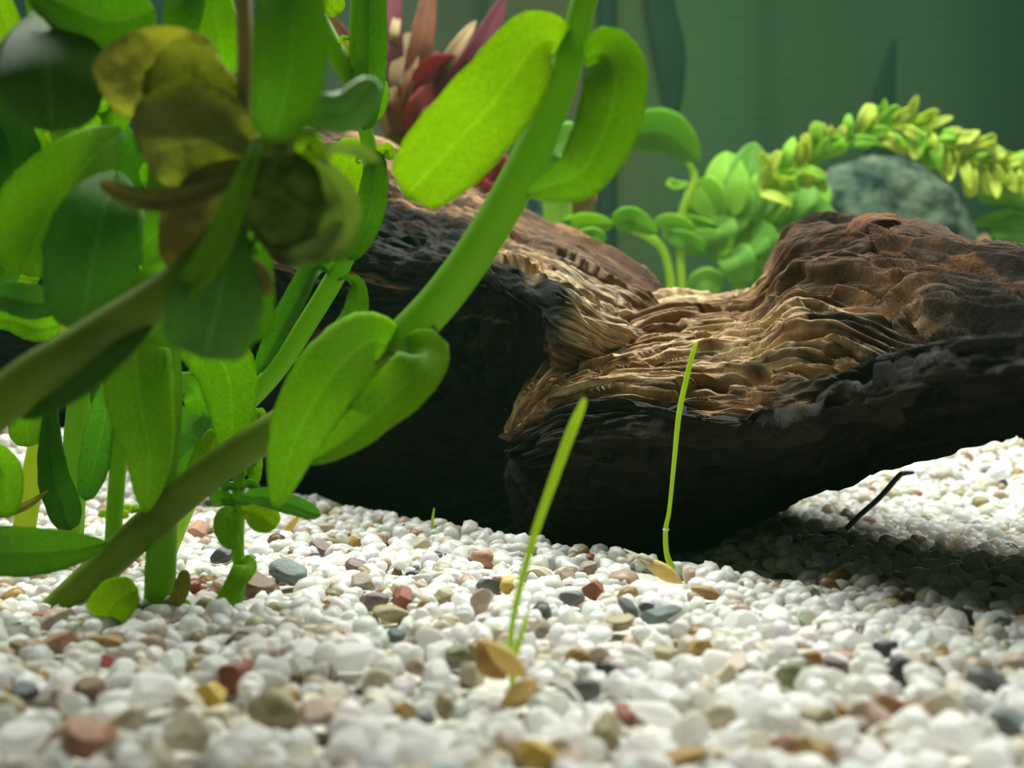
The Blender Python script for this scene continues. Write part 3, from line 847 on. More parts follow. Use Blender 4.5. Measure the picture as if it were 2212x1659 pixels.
SHAPES = {s: [pebble_shape(s, 300+k) for k in range(24)] for s in (1, 2)}
Vs, Fs, Cs = [], [], []
off = 0
var = rng.integers(0, 24, n)
tint = rng.uniform(0.86, 1.06, (n, 1))*(1+rng.normal(0, 0.02, (n, 3)))
for sub, sel in ((2, (~ispick) & (pts[:, 1] < 7.4)), (1, (~ispick) & (pts[:, 1] >= 7.4))):
    F0 = ICO[sub][1]
    for k in range(24):
        idx = np.where(sel & (var == k))[0]
        if len(idx) == 0: continue
        B = SHAPES[sub][k]
        W = np.einsum('nij,vj->nvi', R[idx], B)*rad_[idx][:, None, None]
        W[..., 2] *= 0.92
        W += np.stack([pts[idx, 0], pts[idx, 1], hz[idx]], 1)[:, None, :]
        m = len(B)
        Vs.append(W.reshape(-1, 3))
        Fs.append((F0[None]+off+(np.arange(len(idx))*m)[:, None, None]).reshape(-1, 3))
        Cs.append(np.repeat(np.clip(CCOL[cls[idx]]*tint[idx], 0, 0.95), m, 0))
        off += m*len(idx)
grav_m, nt, out = nodes('gravel_grains'); L = nt.links.new
at = N(nt, 'ShaderNodeVertexColor'); at.layer_name = 'col'
tc = N(nt, 'ShaderNodeTexCoord')
n1 = N(nt, 'ShaderNodeTexNoise', i_Scale=12.0, i_Detail=5.0, i_Roughness=0.65); L(tc.outputs['Object'], n1.inputs['Vector'])
r1 = ramp(nt, [(0.3, (0.84, 0.83, 0.80)), (0.6, (1.03,)*3)]); L(n1.outputs[0], r1.inputs[0])
cc = mixc(nt, 1.0, at.outputs[0], r1.outputs[0], 'MULTIPLY')
n2 = N(nt, 'ShaderNodeTexNoise', i_Scale=26.0, i_Detail=2.0); L(tc.outputs['Object'], n2.inputs['Vector'])
r2 = ramp(nt, [(0.72, (0,)*3), (0.77, (1,)*3)]); L(n2.outputs[0], r2.inputs[0])
cc = mixc(nt, r2.outputs[0], cc, (0.16, 0.14, 0.11))
b = N(nt, 'ShaderNodeBump', i_Strength=0.25, i_Distance=0.03); L(n1.outputs[0], b.inputs['Height'])
pr = N(nt, 'ShaderNodeBsdfPrincipled', i_Roughness=0.35); L(cc, pr.inputs['Base Color']); L(b.outputs[0], pr.inputs['Normal'])
t = N(nt, 'ShaderNodeBsdfTranslucent'); L(cc, t.inputs[0])
mx = N(nt, 'ShaderNodeMixShader'); mx.inputs[0].default_value = 0.5
L(pr.outputs[0], mx.inputs[1]); L(t.outputs[0], mx.inputs[2]); L(mx.outputs[0], out.inputs[0])
me = new_mesh('gravel', np.vstack(Vs), np.vstack(Fs)); set_col(me, np.vstack(Cs))
tag(link('gravel', me, grav_m), 'bed of small white and mixed gravel covering the tank floor around the wood', 'gravel', kind='stuff')

# the grains that show largest: one object each
DIRS = ['right', 'lower right', 'lower side', 'lower left', 'left', 'upper left', 'upper side', 'upper right']
ORD = ['touching', 'second from', 'third from', 'fourth from', 'fifth from', 'sixth from', 'seventh from', 'eighth from', 'ninth from', 'tenth from', 'eleventh from', 'twelfth from']
from mathutils import Matrix
buckets = {}
lpx = np.array([[l[1], l[2]] for l in land_info], float)
for i in pick:
    me = PEB[var[i] % 22]
    o = bpy.data.objects.new('pebble', me); COL.objects.link(o)
    if len(me.materials) == 0: me.materials.append(STONE['milky white'])
    o.material_slots[0].link = 'OBJECT'; o.material_slots[0].material = STONE[CLS[cls[i]]]
    o.matrix_world = Matrix.Translation((pts[i, 0], pts[i, 1], hz[i])) @ Matrix(R[i].tolist()).to_4x4() @ Matrix.Scale(rad_[i], 4)
    tag(o, None, 'pebble', 'gravel pebbles in front')
    d = lpx-np.array([gpx[i], gpy[i]])
    k = int(np.argmin((d**2).sum(1)))
    ang = math.degrees(math.atan2(-d[k, 1], -d[k, 0])) % 360
    s = int(((ang+22.5) % 360)//45)
    buckets.setdefault((k, s), []).append((float((d[k]**2).sum()), o, CLS[cls[i]]))
# labels of the marked pebbles, made unique by a neighbour where two look alike
seen = {}
for e in land_info:
    seen.setdefault(e[3], []).append(e)
for lab, es in seen.items():
    for e in es:
        px, py = e[1], e[2]
        place = ('at the left of the gravel' if px < 420 else 'below the left plants' if px < 720 else 'left of the split seed' if px < 1040 else
                 'near the sprouted seeds' if px < 1480 else 'on the gravel under the branch' if px < 1850 else 'at the right of the gravel')
        depth = ' at the very front' if py > 1480 else ' near the wood' if py < 1290 else ''
        e[0]['label'] = lab+' '+place+depth
        tag(e[0], None, 'pebble', 'gravel pebbles in front')
for (k, s), lst in buckets.items():
    lst.sort(key=lambda t: t[0])
    for j, (dd, o, c) in enumerate(lst):
        o['label'] = f'{c} pebble {ORD[min(j, 11)]} the {DIRS[s]} of the {land_info[k][3]}'

# ------------------------------------------------------------------ leaf and stem materials
M_LIME = leaf_mat('leaf_lime', (0.17, 0.31, 0.008), (0.23, 0.39, 0.012), (0.52, 0.74, 0.01), 0.58)
M_BRIGHT = leaf_mat('leaf_bright', (0.14, 0.28, 0.012), (0.18, 0.34, 0.018), (0.42, 0.70, 0.012), 0.56)
M_MID = leaf_mat('leaf_mid', (0.09, 0.20, 0.014), (0.12, 0.25, 0.022), (0.31, 0.58, 0.018), 0.54)
M_COOL = leaf_mat('leaf_cool', (0.085, 0.22, 0.035), (0.12, 0.27, 0.05), (0.26, 0.54, 0.05), 0.52)
M_DARK = leaf_mat('leaf_dark', (0.045, 0.12, 0.014), (0.065, 0.16, 0.022), (0.16, 0.38, 0.025), 0.48)
M_GLOSS = leaf_mat('leaf_glossy', (0.13, 0.28, 0.05), (0.18, 0.34, 0.07), (0.30, 0.58, 0.07), 0.4, rough=0.42)
M_GLOSS.node_tree.nodes['Principled BSDF'].inputs['Specular IOR Level'].default_value = 0.9
M_OLIVE = leaf_mat('leaf_olive', (0.14, 0.16, 0.025), (0.18, 0.21, 0.04), (0.44, 0.48, 0.09), 0.58, blotch=(0.15, 0.17, 0.035))
M_BROWNL = leaf_mat('leaf_brown', (0.19, 0.185, 0.05), (0.25, 0.24, 0.07), (0.52, 0.50, 0.14), 0.58, blotch=(0.24, 0.22, 0.07))
M_YELL = leaf_mat('leaf_yellowed', (0.26, 0.27, 0.05), (0.33, 0.33, 0.07), (0.62, 0.62, 0.13), 0.58, blotch=(0.24, 0.24, 0.05))
S_GREEN = plain_mat('stem_green', (0.11, 0.25, 0.012), (0.16, 0.31, 0.02), 5, 0.45, (0.36, 0.64, 0.02), 0.45, bump=0.15, spec=0.15)
S_LIGHT = plain_mat('stem_light', (0.22, 0.38, 0.03), (0.29, 0.45, 0.05), 5, 0.45, (0.6, 0.8, 0.05), 0.45, bump=0.15, spec=0.15)
S_YELL = plain_mat('stem_yellow', (0.36, 0.46, 0.03), (0.44, 0.54, 0.05), 5, 0.45, (0.75, 0.88, 0.05), 0.45, bump=0.15, spec=0.15)
S_DARK = plain_mat('stem_dark', (0.11, 0.17, 0.018), (0.15, 0.22, 0.03), 4, 0.5, (0.30, 0.42, 0.04), 0.42, bump=0.15, spec=0.12)
S_BROWN = plain_mat('stem_brown', (0.20, 0.17, 0.05), (0.28, 0.22, 0.08), 4, 0.45, (0.4, 0.3, 0.1), 0.35, bump=0.15)

CL = 'green stem plants in the left clump'
# ---- plant 1: the long arching stem in the middle
p = thing('stem_plant', 'tall stem plant arching right from the left clump, two pairs of broad lime leaves', 'plant', P(110, 1335, 8.8), CL)
stem(p, [(90, 1350, 8.85, 70), (250, 1200, 8.7, 72), (430, 1040, 8.4, 74), (590, 930, 8.25, 74), (760, 825, 8.05, 76), (860, 745, 7.95, 82)], S_DARK, label='dull olive lower stem')
stem(p, [(850, 752, 7.95, 82), (945, 655, 7.85, 84), (1030, 540, 7.75, 82), (1110, 405, 7.65, 80), (1180, 260, 7.55, 74), (1232, 115, 7.45, 64), (1256, 20, 7.4, 56), (1275, -80, 7.4, 54)], S_GREEN)
leaf(p, [(1228, 120, 7.45), (1200, 84, 7.35), (1150, 102, 7.25), (1072, 212, 7.2), (975, 318, 7.25), (876, 426, 7.35)], 172, M_LIME, roll=-8, cup=0.08, prof='ob', rib=S_YELL, wave=0.15, label='broad lime leaf glowing with light')
leaf(p, [(1260, 124, 7.4), (1310, 112, 7.2), (1330, 175, 7.05), (1308, 280, 7.0), (1258, 368, 7.0), (1200, 398, 7.05), (1136, 420, 7.1)], 148, M_BRIGHT, roll=-6, cup=0.15, prof='tap', base_w=0.25, label='arched leaf folded back beside the stem')
leaf(p, [(858, 752, 7.9), (800, 735, 7.6), (725, 800, 7.35), (665, 890, 7.25), (625, 990, 7.25), (596, 1102, 7.3)], 160, M_BRIGHT, roll=-8, cup=-0.15, prof='tap', wave=0.1, base_w=0.25)
leaf(p, [(880, 750, 7.85), (918, 760, 7.5), (890, 815, 7.35), (820, 880, 7.35), (745, 950, 7.4), (662, 1002, 7.45)], 128, M_BRIGHT, roll=16, cup=0.25, prof='tap', base_w=0.3)
leaf(p, [(925, 700, 7.8), (935, 715, 7.75), (915, 735, 7.75)], 22, M_BRIGHT)

# ---- plant 2: slender stem behind it
p = thing('stem_plant', 'slender stem plant with narrow folded leaves in front of the dark wood', 'plant', P(330, 1255, 10.2), CL)
stem(p, [(325, 1265, 10.2, 52), (410, 1060, 10.0, 50), (470, 955, 9.9, 46), (540, 860, 9.8, 44)], S_LIGHT)
stem(p, [(535, 866, 9.8, 44), (600, 795, 9.7, 42), (672, 685, 9.6, 42), (722, 602, 9.5, 42), (760, 525, 9.4, 38), (792, 430, 9.3, 34), (800, 340, 9.2, 32), (786, 262, 9.1, 32), (772, 130, 9.0, 36), (775, -70, 9.0, 36)], S_GREEN)
leaf(p, [(718, 598, 9.5), (702, 576, 9.35), (675, 585, 9.25), (640, 650, 9.2), (595, 735, 9.2), (556, 808, 9.25)], 58, M_COOL, roll=30, cup=0.5, prof='ell')
leaf(p, [(728, 606, 9.45), (752, 600, 9.3), (773, 622, 9.2), (764, 690, 9.2), (715, 755, 9.25), (632, 805, 9.3)], 74, M_MID, roll=25, cup=0.2, prof='ovl')
leaf(p, [(800, 335, 9.2), (812, 352, 9.1), (806, 430, 9.05), (785, 500, 9.1), (752, 562, 9.15)], 66, M_MID, roll=10, cup=0.4, prof='ell')
leaf(p, [(795, 332, 9.25), (755, 330, 9.35), (735, 420, 9.4), (728, 500, 9.4), (716, 566, 9.4)], 92, M_LIME, cup=0.1, prof='ell', label='lime leaf lit from behind')
leaf(p, [(805, -60, 8.9), (800, 60, 8.85), (798, 170, 8.85), (785, 282, 8.9)], 80, M_MID, roll=-10, cup=0.3, prof='strap')
leaf(p, [(812, 150, 9.0), (820, 200, 9.0), (805, 262, 9.0)], 38, M_BRIGHT, prof='ell')
stem(p, [(690, 40, 9.1, 40), (735, 130, 9.05, 46), (785, 205, 9.0, 40)], S_GREEN, name='side_shoot')
leaf(p, [(732, 96, 9.0), (740, 82, 8.95), (756, 84, 8.95)], 12, M_LIME, prof='strap')
leaf(p, [(740, 80, 9.6), (762, 110, 9.6), (782, 165, 9.6)], 40, M_YELL, prof='ell', label='pale bleached leaf')
leaf(p, [(700, -40, 9.3), (712, 0, 9.3), (735, 30, 9.3)], 50, M_LIME, prof='ell')
leaf(p, [(812, 330, 9.15), (835, 322, 9.1), (845, 345, 9.1)], 26, M_LIME, prof='ell')

# ---- plant 3: upright stem, centre of the clump
p = thing('stem_plant', 'upright thick stem plant with large hanging leaves in the middle of the left clump', 'plant', P(345, 1330, 8.8), CL)
stem(p, [(343, 1345, 8.8, 64), (348, 1200, 8.7, 62), (352, 1050, 8.6, 60), (362, 850, 8.45, 60), (352, 700, 8.3, 58), (336, 560, 8.1, 58), (345, 420, 7.9, 54), (360, 250, 7.7, 54), (385, 100, 7.5, 56), (405, -80, 7.4, 58)], S_GREEN)
leaf(p, [(330, 715, 8.3), (296, 735, 8.1), (300, 850, 8.0), (322, 980, 8.0), (314, 1110, 8.05)], 150, M_BRIGHT, roll=-6, cup=0.15, prof='tap', wave=0.1, base_w=0.3)
leaf(p, [(372, 730, 8.4), (440, 745, 8.6), (488, 800, 8.7), (502, 900, 8.75), (492, 1014, 8.8)], 140, M_BRIGHT, roll=8, cup=0.2, prof='tap', rib=S_LIGHT, label='bright leaf with pale midrib')
leaf(p, [(362, 870, 8.5), (395, 930, 8.9), (430, 960, 9.2), (400, 1040, 9.3)], 110, M_COOL, prof='ell', label='dull grey-green leaf')
leaf(p, [(470, 930, 9.0), (440, 985, 8.9), (405, 1055, 8.85)], 52, M_LIME, roll=30, cup=0.5, prof='strap')
leaf(p, [(470, -60, 7.6), (465, 30, 7.55), (478, 100, 7.55), (490, 165, 7.6)], 105, M_BRIGHT, cup=0.1, prof='ell')
leaf(p, [(415, -40, 7.3), (395, 40, 7.2), (380, 120, 7.2)], 90, M_MID, roll=10, cup=0.4, prof='strap')
leaf(p, [(352, 100, 7.7), (330, 80, 7.8), (318, 62, 7.8)], 40, M_LIME, prof='ell')
leaf(p, [(356, 320, 7.85), (372, 345, 7.8), (350, 375, 7.8), (305, 395, 7.8)], 78, M_BRIGHT, prof='ell')
leaf(p, [(335, 545, 8.2), (300, 560, 8.5), (265, 600, 8.6), (240, 660, 8.6)], 70, M_LIME, prof='ell')
leaf(p, [(345, 430, 8.0), (395, 430, 7.9), (420, 455, 7.9)], 44, M_COOL, prof='ell')
leaf(p, [(330, 420, 8.2), (300, 470, 8.5), (275, 530, 8.6)], 54, M_LIME, prof='ell')
leaf(p, [(358, 565, 8.0), (385, 520, 8.2), (405, 540, 8.3), (400, 590, 8.3)], 50, M_LIME, prof='ell')
leaf(p, [(360, 850, 8.6), (400, 830, 8.9), (430, 860, 9.2), (420, 930, 9.3)], 60, M_MID, prof='ell')
leaf(p, [(342, 1320, 8.6), (385, 1290, 8.5), (400, 1230, 8.5)], 30, M_BROWNL, prof='ell', label='withered brown leaf at the stem foot')
leaf(p, [(350, 1310, 8.7), (385, 1312, 8.6), (402, 1325, 8.6)], 40, M_LIME, prof='ell')

# ---- plant 4: left stem with the big leaves
p = thing('stem_plant', 'thin-footed stem plant spreading big rounded leaves over the upper left corner', 'plant', P(238, 1305, 9.0), CL)
stem(p, [(236, 1320, 9.0, 34), (248, 1100, 8.85, 34), (262, 900, 8.7, 34), (255, 740, 8.5, 38), (215, 560, 8.2, 44), (160, 380, 7.9, 46), (110, 200, 7.7, 46), (85, 40, 7.6, 46), (75, -80, 7.6, 46)], S_GREEN)
leaf(p, [(262, 880, 8.65), (240, 850, 8.6), (222, 920, 8.7), (205, 1000, 8.75), (184, 1082, 8.75)], 66, M_COOL, roll=10, cup=0.2, prof='ell')
leaf(p, [(265, 280, 7.6), (190, 350, 7.3), (120, 440, 7.15), (80, 520, 7.1), (62, 600, 7.1)], 190, M_BRIGHT, roll=-10, cup=0.15, prof='ell', rib=S_LIGHT)
leaf(p, [(250, 370, 7.3), (225, 450, 7.0), (200, 570, 6.9), (172, 720, 6.9)], 185, M_COOL, roll=12, cup=0.2, prof='ell')
leaf(p, [(225, 330, 7.6), (250, 250, 7.6), (225, 225, 7.6), (150, 290, 7.6)], 70, M_BRIGHT, prof='ell')
leaf(p, [(90, 20, 7.2), (95, 70, 6.7), (105, 160, 6.4), (112, 285, 6.4)], 215, M_DARK, roll=8, cup=-0.28, prof='ell', base_w=0.3, label='big rounded dark leaf with a shiny patch')
leaf(p, [(50, -40, 6.9), (150, 10, 6.8), (240, 40, 6.8), (335, 20, 6.85)], 150, M_MID, roll=-14, cup=0.2, prof='ell', teeth=0.05, label='toothed leaf pointing right')
leaf(p, [(-40, -60, 7.6), (0, 20, 7.6), (38, 112, 7.6)], 66, M_LIME, roll=30, prof='ell')
leaf(p, [(200, 500, 8.3), (150, 420, 8.3), (110, 320, 8.4), (92, 270, 8.4)], 60, M_LIME, prof='ell')
leaf(p, [(238, 1310, 8.6), (220, 1335, 8.15), (252, 1295, 8.05), (298, 1272, 8.05)], 84, M_LIME, prof='ell', label='small bright leaf lying on the gravel')

leaf(p, [(225, 590, 8.3), (260, 600, 8.2), (290, 650, 8.2), (300, 720, 8.2)], 90, M_MID, prof='ell')
leaf(p, [(140, 300, 7.8), (180, 280, 8.0), (240, 320, 8.1), (290, 420, 8.1)], 110, M_COOL, prof='ell')
leaf(p, [(120, 240, 7.8), (70, 230, 8.0), (20, 300, 8.1), (0, 380, 8.1)], 100, M_MID, prof='ell')
leaf(p, [(180, 420, 8.0), (120, 430, 8.3), (60, 480, 8.4), (10, 560, 8.4)], 100, M_DARK, prof='ell')
# ---- plant 5: nearest stem, leaning in from the left
p = thing('stem_plant', 'near blurred olive stem plant leaning in from the left, decaying clump at its joint', 'plant', P(-330, 1640, 5.4), CL)
stem(p, [(-340, 1660, 5.4, 100), (-200, 1100, 5.6, 100), (20, 855, 5.9, 100), (200, 735, 6.1, 96), (400, 600, 6.3, 84), (520, 460, 6.4, 72), (598, 330, 6.4, 84), (622, 200, 6.35, 70), (640, -80, 6.3, 64)], S_DARK)
leaf(p, [(330, 690, 6.2), (250, 735, 6.05), (150, 810, 6.0), (30, 892, 6.0)], 110, M_DARK, roll=15, cup=0.2, prof='ell')
leaf(p, [(520, 470, 6.35), (490, 560, 6.1), (470, 660, 6.0), (440, 775, 6.0)], 190, M_COOL, roll=-10, cup=-0.2, prof='ob', label='broad grey-green leaf with rounded tip')
leaf(p, [(560, 420, 6.5), (548, 540, 6.6), (540, 640, 6.6), (540, 740, 6.6)], 104, M_MID, roll=10, cup=0.2, prof='ob')
leaf(p, [(558, 290, 6.2), (530, 380, 6.0), (480, 510, 5.95), (432, 590, 5.95), (378, 642, 5.95)], 66, M_BRIGHT, roll=20, cup=0.4, prof='ell', label='narrow bright leaf')
leaf(p, [(628, -60, 6.1), (632, 60, 5.95), (622, 180, 5.9), (588, 305, 5.95)], 178, M_MID, roll=6, cup=0.45, prof='strap', base_w=0.8, label='long folded leaf hanging from above')
leaf(p, [(640, 262, 6.3), (690, 240, 6.0), (750, 235, 5.95), (808, 168, 6.0)], 96, M_GLOSS, roll=-30, cup=-0.2, prof='ell', label='small leaf with a white sheen')
stem(p, [(524, -60, 6.45, 34), (530, 100, 6.4, 34), (528, 270, 6.4, 26), (560, 330, 6.4, 20)], S_BROWN, name='dead_stalk', label='translucent brown dead stalk')
leaf(p, [(470, 120, 6.8), (390, 130, 6.6), (300, 170, 6.5), (215, 200, 6.5)], 160, M_YELL, roll=-8, cup=0.1, prof='ell', wave=0.4, label='yellowed dying leaf')
leaf(p, [(560, 300, 6.5), (470, 230, 6.4), (390, 180, 6.35), (320, 150, 6.35)], 170, M_OLIVE, roll=10, cup=0.15, prof='ell', wave=0.4, label='olive rotting leaf')
leaf(p, [(570, 330, 6.4), (480, 300, 6.35), (400, 310, 6.3), (300, 330, 6.3)], 230, M_OLIVE, roll=-15, prof='ell', wave=0.4)
leaf(p, [(560, 350, 6.35), (470, 400, 6.25), (380, 430, 6.2), (300, 430, 6.2), (215, 395, 6.25)], 52, M_BROWNL, roll=20, cup=0.3, prof='ell', wave=0.3, label='curled brown ribbon of dead leaf')
leaf(p, [(540, 350, 6.45), (470, 420, 6.4), (430, 500, 6.4), (405, 600, 6.4)], 150, M_BROWNL, prof='ell', wave=0.4)
leaf(p, [(545, 560, 6.5), (560, 600, 6.5), (572, 640, 6.5)], 46, M_BROWNL, prof='ell')
leaf(p, [(410, 600, 6.6), (370, 610, 7.0), (320, 660, 7.1), (275, 735, 7.1)], 110, M_MID, prof='ell')
leaf(p, [(430, 575, 6.8), (400, 520, 7.2), (345, 500, 7.3), (290, 560, 7.4)], 90, M_MID, prof='ell')
# rotting clump
V, F = ICO[4]
nn = fbm(V[:, 0]*1.3+3, V[:, 1]*1.3, V[:, 2]*1.3, 4, 77); n5 = fbm(V[:, 0]*4, V[:, 1]*4, V[:, 2]*4, 3, 78)
Vn = V*np.array([0.31, 0.26, 0.30])*(0.55+0.75*nn+0.22*n5)[:, None]
clump_m = plain_mat('rotting_clump', (0.035, 0.06, 0.008), (0.13, 0.19, 0.03), 4.5, 0.8, (0.20, 0.30, 0.04), 0.35, bump=0.8, bdist=0.06, spec=0.05)
o = link('decaying_clump', new_mesh('decaying_clump', Vn+np.array(P(622, 440, 6.25)), F), clump_m, p); o['label'] = 'dark rotting clump at the joint'
film_m = leaf_mat('rotting_film', (0.15, 0.22, 0.05), (0.22, 0.30, 0.08), (0.38, 0.50, 0.12), 0.6, blotch=(0.10, 0.12, 0.03), rib=0.1)
leaf(p, [(640, 330, 6.2), (700, 370, 6.1), (742, 440, 6.05), (720, 520, 6.05), (660, 552, 6.1)], 78, film_m, roll=20, cup=0.3, prof='ell', wave=0.9, label='tattered film of rotting leaf')
leaf(p, [(700, 350, 6.1), (720, 320, 6.0), (770, 322, 5.95), (820, 348, 5.95)], 36, film_m, roll=30, cup=0.3, prof='ell', wave=0.6)
leaf(p, [(560, 520, 6.2), (610, 555, 6.1), (680, 540, 6.05), (740, 480, 6.05)], 44, film_m, roll=20, prof='ell', wave=0.9)
leaf(p, [(640, 330, 6.2), (665, 305, 6.0), (690, 345, 5.95)], 50, M_LIME, cup=-0.3, prof='ell')
leaf(p, [(560, 500, 6.1), (540, 540, 6.0), (560, 545, 6.0)], 16, M_COOL, prof='ell')

# ---- plant 6: far stems in the clump
p = thing('stem_plant', 'yellow-green stem plant at the back of the left clump', 'plant', P(40, 1230, 10.8), CL)
stem(p, [(38, 1245, 10.8, 46), (60, 1090, 10.8, 46), (85, 960, 10.8, 44), (112, 840, 10.8, 42), (140, 690, 10.8, 40), (160, 560, 10.8, 36)], S_YELL)
leaf(p, [(105, 870, 10.7), (75, 880, 10.6), (60, 920, 10.6), (62, 965, 10.6)], 70, M_BRIGHT, prof='ell')
leaf(p, [(122, 800, 10.6), (150, 820, 10.4), (125, 870, 10.4)], 50, M_LIME, prof='ell')
p = thing('stem_plant', 'leafy green stem plant between the yellow stem and the clump', 'plant', P(150, 1220, 11.0), CL)
stem(p, [(150, 1232, 11.0, 52), (158, 1050, 10.9, 52), (172, 880, 10.8, 52), (190, 700, 10.7, 50), (200, 540, 10.6, 44)], S_GREEN)
leaf(p, [(165, 850, 10.6), (118, 850, 9.8), (110, 940, 9.6), (118, 1030, 9.5), (138, 1090, 9.5), (152, 1146, 9.5)], 78, M_DARK, roll=20, cup=0.25, prof='ovl', label='dark drooping leaf')
leaf(p, [(180, 800, 10.6), (215, 800, 10.5), (232, 860, 10.5), (225, 940, 10.5)], 60, M_MID, prof='ell')
leaf(p, [(185, 740, 10.6), (230, 720, 10.3), (245, 780, 10.3), (225, 840, 10.3)], 54, M_LIME, prof='ell')

# ---- plant 7: stands just outside the frame on the left
p = thing('stem_plant', 'stem plant at the left edge, its leaves reaching into the frame', 'plant', P(-150, 1345, 8.5), CL)
stem(p, [(-150, 1360, 8.5, 60), (-110, 1000, 8.3, 58), (-60, 620, 8.1, 56), (-75, 200, 7.9, 54), (-80, -80, 7.9, 50)], S_GREEN)
leaf(p, [(-120, 1200, 8.45), (-40, 1190, 8.2), (60, 1190, 8.0), (150, 1185, 7.95), (232, 1172, 7.95)], 116, M_MID, roll=14, cup=0.15, prof='tap', rib=S_GREEN)
leaf(p, [(-60, 640, 8.1), (10, 640, 7.8), (70, 652, 7.7), (140, 650, 7.7)], 74, M_COOL, roll=-8, cup=0.2, prof='ell')
leaf(p, [(-60, 600, 8.2), (-10, 545, 8.4), (15, 560, 8.4), (10, 620, 8.4)], 60, M_COOL, prof='ell')
leaf(p, [(-50, 560, 8.6), (20, 590, 8.8), (85, 605, 8.8)], 44, M_LIME, prof='ell')
leaf(p, [(-60, 700, 8.4), (20, 690, 8.5), (80, 708, 8.6), (130, 700, 8.6)], 56, M_BRIGHT, prof='ell')
leaf(p, [(-70, 250, 7.9), (-10, 260, 7.5), (30, 330, 7.4), (25, 440, 7.4)], 110, M_DARK, roll=15, cup=0.2, prof='ell')
leaf(p, [(-110, 960, 8.3), (-40, 980, 8.3), (10, 1020, 8.3), (15, 1120, 8.3)], 84, M_BRIGHT, roll=20, cup=0.4, prof='ell')
leaf(p, [(-100, 900, 8.3), (-40, 860, 8.3), (10, 840, 8.3), (20, 900, 8.3)], 64, M_DARK, prof='ell')
leaf(p, [(-110, 1090, 8.6), (-20, 1110, 9.2), (50, 1095, 9.4), (105, 1060, 9.4)], 22, M_BROWNL, prof='lan', label='dry straw-coloured leaf')

# ---- small plant in the open at the clump's foot
p = thing('seedling', 'small young plant with round leaves at the foot of the left clump', 'plant', P(515, 1300, 8.95), None)
stem(p, [(505, 1310, 8.95, 30), (520, 1225, 8.95, 34), (514, 1195, 8.95, 26), (514, 1110, 8.95, 28), (516, 1040, 8.95, 24), (515, 990, 8.95, 18)], S_GREEN)
leaf(p, [(524, 1215, 8.9), (530, 1222, 8.75), (505, 1260, 8.65), (462, 1314, 8.65)], 54, M_BRIGHT, roll=10, cup=-0.3, prof='tap', base_w=0.5, label='leaf tucked into the gravel')
leaf(p, [(518, 1090, 8.9), (555, 1072, 8.7), (620, 1085, 8.6), (692, 1114, 8.6)], 46, M_COOL, roll=20, cup=0.25, prof='ell')
leaf(p, [(520, 1100, 8.9), (545, 1105, 8.8), (570, 1118, 8.75), (596, 1140, 8.75)], 62, M_LIME, roll=5, cup=0.1, prof='ell')
leaf(p, [(512, 1105, 8.9), (490, 1112, 8.8), (488, 1145, 8.75), (508, 1185, 8.75)], 44, M_BRIGHT, prof='ell')
leaf(p, [(518, 1060, 8.9), (535, 1045, 8.8), (562, 1055, 8.8)], 18, M_COOL, prof='ell')
leaf(p, [(512, 1060, 8.9), (495, 1050, 8.85), (480, 1060, 8.85)], 18, M_COOL, prof='ell')
leaf(p, [(516, 1040, 8.95), (535, 1000, 8.95), (548, 990, 8.95), (550, 1050, 8.95)], 34, M_BRIGHT, prof='ell')
leaf(p, [(514, 1090, 8.9), (480, 1075, 9.0), (455, 1085, 9.1)], 34, M_MID, prof='ell')
leaf(p, [(515, 1000, 8.95), (545, 940, 9.1), (560, 890, 9.2), (575, 925, 9.2)], 20, M_BRIGHT, prof='ell')

# ---- tiny runners behind the stems
for i, (px, py) in enumerate([(245, 1132), (292, 1120)]):
    g = G(px, py)
    p = thing('sprig', ['tiny lime sprig on the gravel behind the thin stem', 'tiny lime sprig on the gravel behind the thick stem'][i], 'plant', g, 'tiny sprigs behind the stems')
    for a in (-1, -0.3, 0.4, 1):
        leaf(p, [(px, py+6, g.y), (px+a*14, py-16, g.y-0.05), (px+a*34, py-28+10*abs(a), g.y-0.1)], 24, M_LIME, prof='ell', n=12, m=7)

# ------------------------------------------------------------------ sprouted seeds
BLADE = plain_mat('sprout_green', (0.36, 0.58, 0.03), (0.44, 0.64, 0.05), 4, 0.4, (0.78, 0.94, 0.06), 0.5, bump=0.1)
HUSK = plain_mat('seed_husk', (0.66, 0.50, 0.18), (0.80, 0.66, 0.30), 5, 0.45, (0.85, 0.68, 0.28), 0.4, bump=0.4, stretch=(1, 1, 5))
HUSKB = plain_mat('seed_kernel', (0.40, 0.22, 0.06), (0.52, 0.32, 0.10), 6, 0.4, (0.45, 0.25, 0.06), 0.15, bump=0.3)
HAIR = plain_mat('seed_hair', (0.62, 0.58, 0.45), (0.75, 0.72, 0.62), 8, 0.4, (0.8, 0.78, 0.7), 0.4)
ROOT = plain_mat('white_root', (0.85, 0.86, 0.84), (0.92, 0.92, 0.9), 8, 0.35, (0.9, 0.9, 0.9), 0.4)
d1 = G(1110, 1492).y
p = thing('sprout', 'nearer grass sprout with two blades and a split tan seed husk on the gravel', 'sprout', G(1110, 1492), 'grass sprouts')
stem(p, [(1108, 1470, d1, 15), (1103, 1400, d1, 14), (1112, 1320, d1, 14), (1150, 1170, d1+0.1, 17), (1198, 1030, d1+0.15, 21), (1235, 930, d1+0.2, 23), (1256, 880, d1+0.2, 18), (1263, 861, d1+0.2, 9)], BLADE, name='blade')
stem(p, [(1128, 1492, d1-0.05, 13), (1106, 1478, d1-0.1, 12), (1112, 1420, d1-0.12, 13), (1128, 1365, d1-0.12, 12), (1142, 1316, d1-0.12, 4)], BLADE, name='blade')
